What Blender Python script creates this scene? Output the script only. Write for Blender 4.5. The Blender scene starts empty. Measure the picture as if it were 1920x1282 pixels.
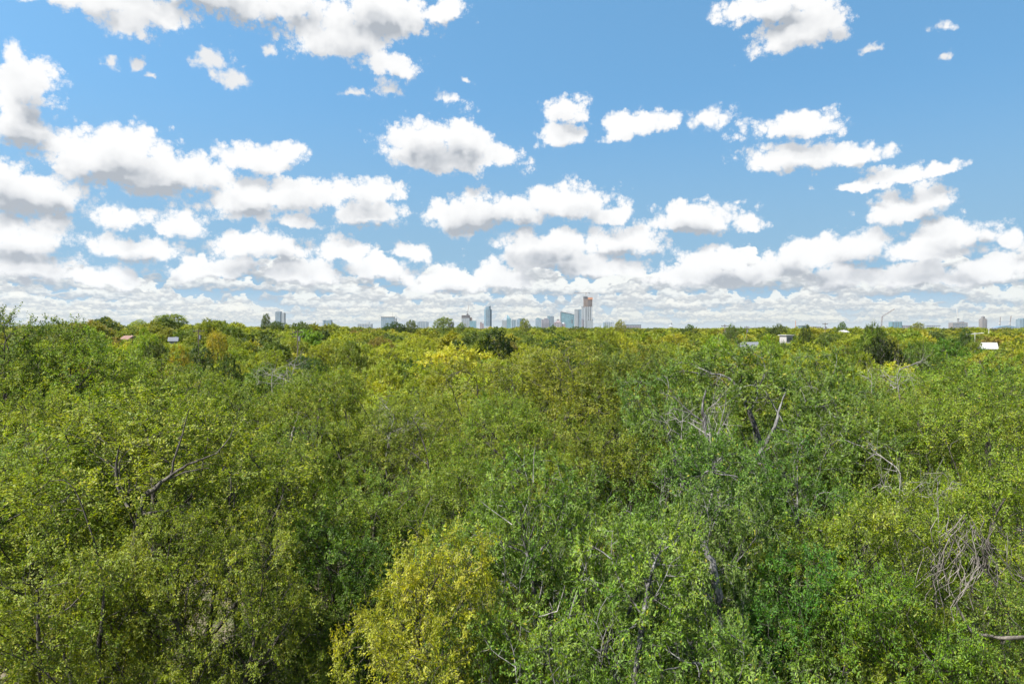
import bpy, math, random
import numpy as np
from mathutils import Vector, Matrix

SC = bpy.context.scene
COL = SC.collection
F = 1280.0           # focal length in photo pixels (photo 1920 wide)
CX, HY = 960.0, 614.0
CAMZ = 15.0
R = math.radians

# ------------------------------------------------------------------ camera
cam = bpy.data.cameras.new('camera')
camo = bpy.data.objects.new('camera', cam)
COL.objects.link(camo)
cam.sensor_width = 36.0
cam.lens = F / 1920 * 36.0
cam.clip_start = 0.1
cam.clip_end = 60000
camo.location = (0, 0, CAMZ)
camo.rotation_euler = (R(90) - math.atan(27 / F), 0, 0)
SC.camera = camo

# ------------------------------------------------------------------ render look
SC.view_settings.view_transform = 'Standard'
SC.view_settings.look = 'None'
SC.view_settings.gamma = 1.0
SC.view_settings.exposure = 1.45
cy = SC.cycles
cy.max_bounces = 4
cy.diffuse_bounces = 2
cy.glossy_bounces = 1
cy.transmission_bounces = 3
cy.transparent_max_bounces = 6
cy.volume_bounces = 0
cy.use_denoising = True
cy.use_adaptive_sampling = True
cy.adaptive_threshold = 0.02
cy.sample_clamp_indirect = 6.0

# ------------------------------------------------------------------ sun
SUN_EL, SUN_AZ = R(50), R(-125)        # azimuth from +Y towards +X: behind and to the left of the camera
sun_dir = Vector((math.sin(SUN_AZ) * math.cos(SUN_EL), math.cos(SUN_AZ) * math.cos(SUN_EL), math.sin(SUN_EL)))
sl = bpy.data.lights.new('sun', 'SUN')
sl.energy = 5.0
sl.angle = R(0.53)
sl.color = (1.0, 0.95, 0.87)
so = bpy.data.objects.new('sun', sl)
so.rotation_euler = (-sun_dir).to_track_quat('-Z', 'Y').to_euler()
COL.objects.link(so)

# ------------------------------------------------------------------ node helper
class NG:
    def __init__(s, nt):
        s.nt = nt
    def node(s, typ, **kw):
        n = s.nt.nodes.new(typ)
        for k, v in kw.items():
            setattr(n, k, v)
        return n
    def put(s, sock, v):
        if isinstance(v, bpy.types.NodeSocket):
            s.nt.links.new(v, sock)
        elif v is not None:
            sock.default_value = v
    def m(s, op, a, b=None, c=None, clamp=False):
        n = s.node('ShaderNodeMath', operation=op, use_clamp=clamp)
        for i, v in enumerate((a, b, c)):
            if v is not None:
                s.put(n.inputs[i], v)
        return n.outputs[0]
    def vm(s, op, a, b=None, c=None, scale=None):
        n = s.node('ShaderNodeVectorMath', operation=op)
        for i, v in enumerate((a, b, c)):
            if v is not None:
                s.put(n.inputs[i], v)
        if scale is not None:
            s.put(n.inputs['Scale'], scale)
        return n.outputs['Value'] if op in ('LENGTH', 'DOT_PRODUCT', 'DISTANCE') else n.outputs[0]
    def noise(s, vec, scale, detail=2.0, rough=0.5, lac=2.0, col=False, dist=0.0, norm=True):
        n = s.node('ShaderNodeTexNoise', noise_dimensions='3D')
        n.normalize = norm
        s.put(n.inputs['Vector'], vec)
        s.put(n.inputs['Scale'], scale)
        s.put(n.inputs['Detail'], detail)
        s.put(n.inputs['Roughness'], rough)
        s.put(n.inputs['Lacunarity'], lac)
        s.put(n.inputs['Distortion'], dist)
        return n.outputs['Color'] if col else n.outputs[0]
    def step(s, v, a, b, lo=0.0, hi=1.0):
        n = s.node('ShaderNodeMapRange', interpolation_type='SMOOTHSTEP')
        s.put(n.inputs['Value'], v)
        for k, x in zip(('From Min', 'From Max', 'To Min', 'To Max'), (a, b, lo, hi)):
            s.put(n.inputs[k], x)
        return n.outputs[0]
    def lin(s, v, a, b, lo=0.0, hi=1.0):
        n = s.node('ShaderNodeMapRange')
        s.put(n.inputs['Value'], v)
        for k, x in zip(('From Min', 'From Max', 'To Min', 'To Max'), (a, b, lo, hi)):
            s.put(n.inputs[k], x)
        return n.outputs[0]
    def mix(s, f, a, b, mode='MIX'):
        n = s.node('ShaderNodeMix', data_type='RGBA', blend_type=mode)
        s.put(n.inputs[0], f)
        s.put(n.inputs[6], a)
        s.put(n.inputs[7], b)
        return n.outputs[2]
    def xyz(s, x, y, z):
        n = s.node('ShaderNodeCombineXYZ')
        for i, v in enumerate((x, y, z)):
            s.put(n.inputs[i], v)
        return n.outputs[0]
    def sep(s, v):
        n = s.node('ShaderNodeSeparateXYZ')
        s.put(n.inputs[0], v)
        return n.outputs

CW = 3.7      # brightness of sunlit cloud before the world strength
# ------------------------------------------------------------------ world: daylight sky with fair-weather cumulus
def build_world():
    w = bpy.data.worlds.new('World')
    SC.world = w
    w.use_nodes = True
    w.cycles.sampling_method = 'NONE'
    nt = w.node_tree
    nt.nodes.clear()
    g = NG(nt)
    out = g.node('ShaderNodeOutputWorld')
    bg = g.node('ShaderNodeBackground')
    bg.inputs['Strength'].default_value = 0.1
    nt.links.new(bg.outputs[0], out.inputs[0])
    sky = g.node('ShaderNodeTexSky', sky_type='NISHITA')
    sky.sun_disc = False
    sky.sun_elevation = SUN_EL
    sky.sun_rotation = SUN_AZ
    sky.altitude = 150
    sky.air_density = 1.0
    sky.dust_density = 0.6
    sky.ozone_density = 1.6
    hs = g.node('ShaderNodeHueSaturation')
    hs.inputs['Saturation'].default_value = 1.10
    hs.inputs['Hue'].default_value = 0.482
    nt.links.new(sky.outputs[0], hs.inputs['Color'])
    skyc = g.mix(1.0, hs.outputs[0], (0.90, 1.00, 1.03, 1), 'MULTIPLY')
    d = g.node('ShaderNodeTexCoord').outputs['Generated']
    nt.links.new(g.vm('NORMALIZE', g.vm('ADD', d, (0, 0, 0.42))), sky.inputs[0])
    x, y, z = g.sep(d)
    az = g.m('ARCTAN2', x, y)
    el = g.m('ARCSINE', z)
    # warped angular position; dn is the density of detail, sampled here and a little further towards the light
    wn = g.noise(d, 9.0, 2.0, 0.5, col=True)
    wv = g.vm('MULTIPLY_ADD', wn, (0.05, 0.036, 0), (-0.025, -0.018, 0))
    wn2 = g.noise(d, 34.0, 4.0, 0.6, col=True)
    wv = g.vm('ADD', wv, g.vm('MULTIPLY_ADD', wn2, (0.030, 0.022, 0), (-0.015, -0.011, 0)))
    P0 = g.vm('ADD', g.xyz(az, el, 0.0), wv)
    def detail(vec, oct_, vd):
        fb = g.noise(vec, 30.0, oct_, 0.58)
        v = g.node('ShaderNodeTexVoronoi', feature='F1')
        g.put(v.inputs['Vector'], vec)
        v.inputs['Scale'].default_value = 38.0
        v.inputs['Detail'].default_value = vd
        v.inputs['Roughness'].default_value = 0.6
        v.inputs['Lacunarity'].default_value = 2.4
        v.normalize = True
        return g.m('MULTIPLY_ADD', g.m('SUBTRACT', fb, 0.5), 1.15, g.m('MULTIPLY', g.m('SUBTRACT', 0.27, v.outputs['Distance']), 2.5))
    dn = detail(d, 8.0, 4.0)
    dl = g.m('MULTIPLY', g.m('SUBTRACT', g.noise(d, 22.0, 3.0, 0.55), 0.5), 1.6)
    dl_up = g.m('MULTIPLY', g.m('SUBTRACT', g.noise(g.vm('ADD', d, (-0.008, -0.005, 0.014)), 22.0, 3.0, 0.55), 0.5), 1.6)

    def ang(px, py):
        # photo pixel -> azimuth, elevation of the direction (camera pitch included)
        vx, vy = (px - CX) / F, (641 - py) / F
        p = -math.atan(27 / F)
        X, Y, Z = vx, math.cos(p) - vy * math.sin(p), math.sin(p) + vy * math.cos(p)
        return math.atan2(X, Y), math.atan2(Z, math.hypot(X, Y))
    def field(blobs, k, P):
        D = None
        for (px, py, rx, ry) in blobs:
            a, e = ang(px, py)
            rx, ry = rx * 1.10, ry * 1.10
            ax = abs(ang(px + rx, py)[0] - ang(px - rx, py)[0]) / 2
            ey = abs(ang(px, py + ry)[1] - ang(px, py - ry)[1]) / 2
            v = g.vm('MULTIPLY_ADD', P, (1 / ax, 1 / ey, 0), (-a / ax, -e / ey, 0))
            v = g.vm('MAXIMUM', v, g.vm('MULTIPLY', v, (-1, -1.35, 0)))      # flatter below than above
            L = g.vm('LENGTH', v)
            D = L if D is None else g.m('SMOOTH_MIN', D, L, k)
        return g.m('SUBTRACT', 1.0, D)
    WHITE = [
        # great bank at the top
        (190, 5, 190, 55), (230, 50, 60, 40), (420, -10, 300, 55), (640, 60, 130, 70), (720, 30, 110, 60), (735, 125, 62, 28), (830, 20, 50, 26),
        # left edge towers
        (55, 160, 72, 62), (30, 230, 90, 66), (-40, 330, 110, 45), (40, 365, 140, 58),
        # big left cloud
        (215, 300, 150, 58), (300, 320, 170, 46), (230, 270, 80, 44), (480, 305, 85, 34), (540, 285, 36, 22),
        # centre left pair
        (470, 380, 90, 46), (560, 375, 85, 44), (680, 365, 90, 36), (690, 408, 95, 36), (560, 425, 40, 14),
        # centre cloud
        (790, 285, 88, 52), (870, 275, 62, 56), (850, 310, 130, 26), (930, 300, 48, 26),
        # centre right
        (890, 405, 88, 46), (960, 405, 80, 40), (1070, 385, 95, 42), (1150, 400, 50, 18),
        (1065, 205, 40, 32), (1050, 250, 44, 28), (1205, 232, 72, 28), (1160, 256, 36, 18),
        # right side
        (1485, 240, 92, 28), (1490, 295, 92, 32), (1590, 285, 84, 22), (1680, 325, 84, 20), (1760, 315, 50, 20), (1600, 348, 64, 12),
        (1460, 15, 120, 38), (1500, 70, 92, 44), (1545, 45, 50, 40),
        (1310, 415, 105, 34), (1290, 400, 60, 32), (1400, 424, 48, 18), (1690, 390, 90, 34), (1735, 370, 56, 36), (1800, 430, 110, 34), (1915, 440, 30, 22),
        # left low
        (240, 410, 55, 30), (340, 420, 44, 32), (60, 450, 110, 44), (260, 468, 90, 34), (480, 470, 110, 32), (640, 472, 62, 28), (775, 470, 34, 18),
        # middle low
        (1020, 465, 110, 34), (1170, 455, 90, 34), (1000, 490, 90, 24), (1340, 485, 90, 28), (1600, 465, 80, 38), (1500, 480, 90, 32), (1740, 470, 130, 34),
        (40, 500, 130, 36), (190, 520, 90, 26), (400, 505, 110, 26), (560, 515, 90, 26), (700, 505, 80, 28), (820, 525, 80, 26), (930, 520, 70, 26), (1110, 500, 120, 26), (1290, 515, 80, 28), (1420, 510, 110, 28), (1580, 512, 110, 30), (1740, 515, 110, 30), (1880, 500, 90, 34),
    ]
    GREY = [(690, 20, 150, 60), (470, 15, 150, 34), (40, 250, 60, 44), (260, 335, 140, 26), (50, 395, 120, 24), (470, 395, 60, 20), (690, 424, 70, 18),
            (830, 296, 70, 24), (940, 428, 90, 18), (1090, 392, 66, 22), (1300, 432, 90, 14), (1530, 308, 70, 14), (1700, 404, 60, 16), (1800, 448, 90, 18),
            (50, 478, 110, 22), (260, 482, 70, 16), (500, 485, 90, 16), (1030, 482, 90, 16), (1180, 474, 70, 14), (1480, 38, 40, 26), (1620, 484, 90, 16), (40, 525, 140, 20), (200, 535, 90, 14), (420, 520, 110, 14), (600, 530, 100, 14), (820, 538, 80, 14), (1110, 514, 110, 14), (1420, 526, 110, 16), (1600, 528, 110, 16), (1780, 530, 120, 16)]
    SCRAPS = [(392, 112, 50, 34), (432, 142, 44, 28), (188, 114, 26, 14), (242, 122, 26, 16), (670, 181, 34, 13), (272, 143, 18, 8), (1626, 98, 30, 13), (1340, 226, 56, 32),
              (722, 170, 26, 28), (1158, 258, 40, 18), (345, 398, 34, 34), (874, 155, 18, 9), (830, 192, 32, 15), (1318, 366, 22, 11), (1390, 383, 20, 8), (1775, 112, 20, 10), (1780, 50, 36, 16), (505, 90, 16, 22)]
    Fs = field(SCRAPS, 0.2, P0)
    Fw = field(WHITE, 0.16, P0)
    Fu = field(WHITE, 0.16, g.vm('ADD', P0, (-0.006, 0.026, 0)))
    Fg = field(GREY, 0.3, P0)
    # sky all round the frame carries on with the same kind of cloud
    zz = g.m('MAXIMUM', z, 0.02)
    pl = g.vm('DIVIDE', d, g.xyz(zz, zz, zz))
    m_az = g.step(g.m('ABSOLUTE', az), 0.70, 0.85)
    m_el = g.step(el, 0.50, 0.62)
    outm = g.m('MAXIMUM', m_az, m_el)
    cut = g.m('MULTIPLY', g.m('SUBTRACT', 1.0, outm), 4.0)
    def outside(vec):
        cov = g.noise(vec, 0.9, 3.0, 0.5)
        return g.m('SUBTRACT', g.m('MULTIPLY', g.m('SUBTRACT', cov, 0.52), 5.0), cut)
    Fo = outside(pl)
    dens = g.m('ADD', g.m('ADD', g.m('MAXIMUM', Fw, Fo), dn), 0.10)
    densl = g.m('ADD', g.m('ADD', g.m('MAXIMUM', Fw, Fo), dl), 0.10)
    densu = g.m('ADD', g.m('ADD', g.m('MAXIMUM', Fu, Fo), dl_up), 0.10)
    alpha = g.step(dens, -0.04, 0.40)
    dsc = g.m('MULTIPLY_ADD', g.m('SUBTRACT', g.noise(d, 62.0, 6.0, 0.62), 0.5), 2.6, g.m('SUBTRACT', Fs, 0.18))
    alpha = g.m('MAXIMUM', alpha, g.step(dsc, -0.05, 0.65))
    # cloud thick above a point leaves it grey; puffs turned to the light stay white
    above = g.step(densu, 0.1, 1.1)
    puff = g.step(g.m('SUBTRACT', densu, densl), -0.12, 0.5)
    low = g.step(Fg, -0.5, 0.6)
    grey = g.m('ADD', g.m('MULTIPLY', above, g.m('MULTIPLY_ADD', low, 0.48, 0.38)), g.m('MULTIPLY', puff, g.m('MULTIPLY_ADD', low, 0.24, 0.30)), clamp=True)
    W_, G_ = (CW * 1.0, CW * 1.0, CW * 1.0, 1), (CW * .45, CW * .49, CW * .54, 1)
    ccol = g.mix(grey, W_, G_)

    # rows of ever smaller cloud down to the horizon
    r_ = g.m('SQRT', g.m('ADD', g.m('MULTIPLY', x, x), g.m('MULTIPLY', y, y)))
    nx, ny = g.m('DIVIDE', x, r_), g.m('DIVIDE', y, r_)
    hv = g.xyz(nx, ny, g.m('MULTIPLY', el, 1.7))
    skyh = g.mix(g.step(el, 0.34, 0.06, 0.0, 0.75), skyc, (1.15, 1.85, 2.35, 1))
    skyh = g.mix(g.step(el, 0.06, 0.0), skyh, (CW * .62, CW * .70, CW * .74, 1))
    c = skyh
    rows = [(604, 9, .30, 75), (598, 10, .31, 66), (590, 12, .33, 58), (581, 14, .35, 50), (571, 17, .37, 42), (559, 21, .39, 35), (545, 25, .40, 29), (529, 30, .425, 24), (510, 36, .455, 20)]
    for i, (py, hp, th, s) in enumerate(rows):
        e0, h = (HY - py) / F, hp / F
        q = g.xyz(g.m('MULTIPLY', nx, s), g.m('MULTIPLY', ny, s), 3.7 * i + 0.5)
        pr = g.noise(q, 0.55, 2.0, 0.5)
        wob = g.m('MULTIPLY_ADD', g.noise(q, 0.21, 1.0, 0.5), h * 1.6, -h * 0.8 + e0)
        fh = g.noise(g.vm('ADD', hv, (0, 0, 2.3 * i)), 1300 / hp, 5.0, 0.62)
        vo = g.node('ShaderNodeTexVoronoi', feature='F1')
        g.put(vo.inputs['Vector'], hv)
        vo.inputs['Scale'].default_value = 2000 / hp
        vo.inputs['Detail'].default_value = 1.0
        vo.normalize = True
        fh = g.m('ADD', fh, g.m('MULTIPLY', g.m('SUBTRACT', vo.outputs['Distance'], 0.3), 0.9))
        t = g.m('DIVIDE', g.m('SUBTRACT', el, wob), h)
        t = g.m('MULTIPLY_ADD', g.m('SUBTRACT', fh, 0.5), 1.3, t)
        top = g.m('MULTIPLY', g.m('SUBTRACT', pr, th + .03), 7.0)
        a_t = g.step(g.m('SUBTRACT', top, t), 0.0, 0.18)
        a_b = g.step(t, -0.5, -0.1)
        a = g.m('MULTIPLY', a_t, a_b)
        k = i / 8
        lo = (CW * (.42 + .05 * (1 - k)), CW * (.465 + .07 * (1 - k)), CW * (.51 + .08 * (1 - k)), 1)
        hi = (CW * (1.05 - .14 * (1 - k)), CW * (1.05 - .15 * (1 - k)), CW * (1.02 - .22 * (1 - k)), 1)
        cc = g.mix(g.step(t, -0.35, 0.45), lo, hi)
        c = g.mix(g.m('MULTIPLY', a, 0.7 + 0.28 * k), c, cc)
    c = g.mix(alpha, c, ccol)
    nt.links.new(c, bg.inputs['Color'])
build_world()

# ------------------------------------------------------------------ materials
def new_mat(name):
    m = bpy.data.materials.new(name)
    m.use_nodes = True
    nt = m.node_tree
    nt.nodes.clear()
    g = NG(nt)
    out = g.node('ShaderNodeOutputMaterial')
    return m, g, out

def leaf_mat(name, source='object', gloss=0.35, rough=0.42, trans=0.34, yellow=0.05, clump=0.9, haze=False):
    m, g, out = new_mat(name)
    if source == 'object':
        base = g.node('ShaderNodeObjectInfo').outputs['Color']
    else:
        a = g.node('ShaderNodeAttribute', attribute_type='INSTANCER', attribute_name='tint')
        has = g.m('GREATER_THAN', a.outputs['Fac'], 1e-4)
        base = g.mix(has, g.node('ShaderNodeObjectInfo').outputs['Color'], a.outputs['Color'])
    geo = g.node('ShaderNodeNewGeometry')
    rnd = geo.outputs['Random Per Island']
    tc = g.node('ShaderNodeTexCoord').outputs['Object']
    n1 = g.noise(tc, clump, 2.0, 0.5)
    val = g.m('MULTIPLY_ADD', rnd, 0.75, 0.62)
    val = g.m('MULTIPLY', val, g.lin(n1, 0.25, 0.75, 0.75, 1.25))
    hue = g.m('ADD', g.lin(n1, 0.3, 0.7, 0.520, 0.482), g.m('MULTIPLY_ADD', g.m('FRACT', g.m('MULTIPLY', rnd, 7.13)), 0.026, -0.013))
    hs = g.node('ShaderNodeHueSaturation')
    g.put(hs.inputs['Hue'], hue)
    g.put(hs.inputs['Saturation'], g.m('MULTIPLY_ADD', g.m('FRACT', g.m('MULTIPLY', rnd, 13.7)), 0.3, 0.82))
    g.put(hs.inputs['Value'], val)
    g.put(hs.inputs['Color'], base)
    c = g.mix(g.m('LESS_THAN', g.m('FRACT', g.m('MULTIPLY', rnd, 31.3)), yellow), hs.outputs[0], (0.27, 0.25, 0.03, 1))
    bs = g.node('ShaderNodeBsdfPrincipled')
    g.put(bs.inputs['Base Color'], c)
    bs.inputs['Roughness'].default_value = rough
    bs.inputs['Specular IOR Level'].default_value = gloss
    tr = g.node('ShaderNodeBsdfTranslucent')
    g.put(tr.inputs['Color'], g.mix(1.0, c, (1.45, 1.5, 0.7, 1), 'MULTIPLY'))
    mx = g.node('ShaderNodeMixShader')
    mx.inputs[0].default_value = trans
    g.nt.links.new(bs.outputs[0], mx.inputs[1])
    g.nt.links.new(tr.outputs[0], mx.inputs[2])
    g.nt.links.new(mx.outputs[0], out.inputs[0])
    return m

def bark_mat(name, dark, light, scale=6.0):
    m, g, out = new_mat(name)
    tc = g.node('ShaderNodeTexCoord').outputs['Object']
    n1 = g.noise(g.vm('MULTIPLY', tc, (1, 1, .35)), scale, 5.0, 0.65)
    n2 = g.noise(tc, 1.3, 3.0, 0.6)
    f = g.step(g.m('ADD', g.m('MULTIPLY', n1, 0.6), g.m('MULTIPLY', n2, 0.4)), 0.38, 0.62)
    c = g.mix(f, dark, light)
    bs = g.node('ShaderNodeBsdfPrincipled')
    g.put(bs.inputs['Base Color'], c)
    bs.inputs['Roughness'].default_value = 0.9
    bs.inputs['Specular IOR Level'].default_value = 0.15
    bp = g.node('ShaderNodeBump')
    bp.inputs['Strength'].default_value = 0.9
    bp.inputs['Distance'].default_value = 0.06
    g.put(bp.inputs['Height'], n1)
    g.nt.links.new(bp.outputs[0], bs.inputs['Normal'])
    g.nt.links.new(bs.outputs[0], out.inputs[0])
    return m

def plain_mat(name, col, rough=0.7, spec=0.3, var=0.15, scale=0.5, metal=0.0):
    m, g, out = new_mat(name)
    tc = g.node('ShaderNodeTexCoord').outputs['Object']
    n = g.noise(tc, scale, 4.0, 0.6)
    c = g.mix(1.0, (*col, 1), g.xyz(*[g.lin(n, 0.25, 0.75, 1 - var, 1 + var)] * 3), 'MULTIPLY')
    bs = g.node('ShaderNodeBsdfPrincipled')
    g.put(bs.inputs['Base Color'], c)
    bs.inputs['Roughness'].default_value = rough
    bs.inputs['Specular IOR Level'].default_value = spec
    bs.inputs['Metallic'].default_value = metal
    g.nt.links.new(bs.outputs[0], out.inputs[0])
    return m

def facade_mat(name, glass, frame, fx=6.0, fz=4.0, wx=0.25, wz=0.3, rough=0.18):
    """glazing bays and floor bands; fx, fz in metres"""
    m, g, out = new_mat(name)
    tc = g.node('ShaderNodeTexCoord').outputs['Object']
    x, y, z = g.sep(tc)
    u = g.m('FRACT', g.m('DIVIDE', g.m('ADD', g.m('ADD', x, y), 500.0), fx))
    v = g.m('FRACT', g.m('DIVIDE', z, fz))
    f = g.m('MAXIMUM', g.m('LESS_THAN', u, wx), g.m('LESS_THAN', v, wz))
    n = g.noise(g.vm('MULTIPLY', tc, (.06, .06, .03)), 1.0, 3.0, 0.6)
    gl = g.mix(1.0, (*glass, 1), g.xyz(*[g.lin(n, 0.3, 0.7, 0.7, 1.3)] * 3), 'MULTIPLY')
    c = g.mix(f, gl, (*frame, 1))
    bs = g.node('ShaderNodeBsdfPrincipled')
    g.put(bs.inputs['Base Color'], c)
    g.put(bs.inputs['Roughness'], g.lin(f, 0, 1, rough, 0.7))
    bs.inputs['Specular IOR Level'].default_value = 0.6
    g.nt.links.new(bs.outputs[0], out.inputs[0])
    return m

M_LEAF = leaf_mat('elm_leaf', gloss=.22, rough=.5, trans=.40, yellow=0.05)
M_OAK = leaf_mat('oak_leaf', gloss=0.16, rough=0.5, trans=0.36, yellow=0.012)
M_ASH = leaf_mat('ash_leaf', gloss=0.25, rough=.48, trans=0.44, yellow=0.02)
M_MID = leaf_mat('far_leaf', trans=0.36, gloss=0.2, yellow=0.02, clump=0.55)
M_WOOD = leaf_mat('wood_leaf', source='inst', trans=0.36, gloss=0.2, yellow=0.0, clump=0.5)
M_BARK = bark_mat('elm_bark', (.018, .015, .012, 1), (.11, .10, .088, 1), 11.0)
M_OBARK = bark_mat('oak_bark', (.022, .020, .019, 1), (.22, .215, .21, 1), 11.0)
M_VINE = bark_mat('vine_bark', (.07, .062, .055, 1), (.21, .19, .17, 1), 6.0)
M_DEAD = bark_mat('dead_bark', (.10, .09, .08, 1), (.30, .285, .265, 1), 9.0)

# ------------------------------------------------------------------ terrain
def ground_z(x, y):
    d = math.hypot(x, y)
    a = math.atan2(x, max(y, 1e-3))
    z = 0.0
    z += -3.2 * math.exp(-((d - 105) / 42) ** 2) * (0.55 + 0.45 * math.cos(2.2 * (a + 0.42)))
    t = min(max((d - 130) / 170, 0), 1)
    z += (2.5 - 0.8 * a + 2.2 * math.exp(-((a + .47) / .13) ** 2)) * t * t * (3 - 2 * t)
    z += 0.9 * math.sin(x / 61 + 1.3) * math.sin(y / 83 + .4) * min(1, d / 120)
    t = min(max((d - 900) / 3000, 0), 1)
    z -= 7 * t
    return z

def mesh_np(name, verts, faces, mat=None, smooth=False, loops=3):
    me = bpy.data.meshes.new(name)
    verts = np.ascontiguousarray(verts, dtype=np.float32)
    faces = np.ascontiguousarray(faces, dtype=np.int32)
    me.vertices.add(len(verts))
    me.vertices.foreach_set('co', verts.ravel())
    k = faces.shape[1]
    me.loops.add(faces.size)
    me.loops.foreach_set('vertex_index', faces.ravel())
    me.polygons.add(len(faces))
    me.polygons.foreach_set('loop_start', np.arange(0, faces.size, k, dtype=np.int32))
    if smooth:
        me.polygons.foreach_set('use_smooth', np.ones(len(faces), dtype=bool))
    me.update(calc_edges=True)
    if mat:
        me.materials.append(mat)
    return me

def link(name, data, parent=None, loc=None):
    o = bpy.data.objects.new(name, data)
    COL.objects.link(o)
    if parent:
        o.parent = parent
    if loc is not None:
        o.location = loc
    return o

def build_ground():
    rs = [0.0] + list(np.geomspace(4, 16000, 90))
    na = 120
    vs, fs = [(0, 0, ground_z(0, 0))], []
    for r in rs[1:]:
        for k in range(na):
            a = 2 * math.pi * k / na
            x, y = r * math.sin(a), r * math.cos(a)
            vs.append((x, y, ground_z(x, y) if y > 0 else 0.3 * math.sin(x / 50)))
    me = bpy.data.meshes.new('ground')
    for k in range(na):
        fs.append((0, 1 + (k + 1) % na, 1 + k))
    for i in range(len(rs) - 2):
        for k in range(na):
            a, b = 1 + i * na + k, 1 + i * na + (k + 1) % na
            fs.append((a, b, b + na, a + na))
    me.from_pydata(vs, [], fs)
    for p in me.polygons:
        p.use_smooth = True
    m, g, out = new_mat('woodland_floor')
    tc = g.node('ShaderNodeTexCoord').outputs['Object']
    n1 = g.noise(tc, 0.35, 5.0, 0.6)
    n2 = g.noise(tc, 4.0, 6.0, 0.7)
    n3 = g.noise(tc, 0.09, 2.0, 0.5)
    c = g.mix(g.step(n1, 0.42, 0.6), (.05, .06, .018, 1), (.10, .085, .05, 1))
    c = g.mix(g.m('MULTIPLY', g.step(n2, 0.45, 0.7), 0.6), c, (.17, .14, .10, 1))
    c = g.mix(g.step(n3, 0.60, 0.66), c, (.22, .18, .15, 1))
    bs = g.node('ShaderNodeBsdfPrincipled')
    g.put(bs.inputs['Base Color'], c)
    bs.inputs['Roughness'].default_value = 0.95
    bp = g.node('ShaderNodeBump')
    bp.inputs['Distance'].default_value = 0.05
    g.put(bp.inputs['Height'], n2)
    g.nt.links.new(bp.outputs[0], bs.inputs['Normal'])
    g.nt.links.new(bs.outputs[0], out.inputs[0])
    me.materials.append(m)
    o = link('ground', me)
    o['kind'] = 'structure'
    o['label'] = 'woodland floor of leaf litter and pale soil under the trees'
    o['category'] = 'ground'
build_ground()

# ------------------------------------------------------------------ tree generator
def unit(v):
    return v / np.maximum(np.linalg.norm(v, axis=-1, keepdims=True), 1e-9)

def tubes(p0, p1, r0, r1, sides):
    n = len(p0)
    d = unit(p1 - p0)
    ref = np.where(np.abs(d[:, 2:3]) > 0.9, np.array([[1.0, 0, 0]]), np.array([[0, 0, 1.0]]))
    a = unit(np.cross(d, ref))
    b = np.cross(d, a)
    th = np.arange(sides) * 2 * np.pi / sides
    off = a[:, None, :] * np.cos(th)[None, :, None] + b[:, None, :] * np.sin(th)[None, :, None]
    v = np.concatenate([p0[:, None] + off * r0[:, None, None], p1[:, None] + off * r1[:, None, None]], axis=1).reshape(-1, 3)
    k = np.arange(sides)
    q = np.stack([k, (k + 1) % sides, (k + 1) % sides + sides, k + sides], axis=1)
    f = (np.arange(n) * 2 * sides)[:, None, None] + q[None]
    return v, f.reshape(-1, 4)

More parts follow.
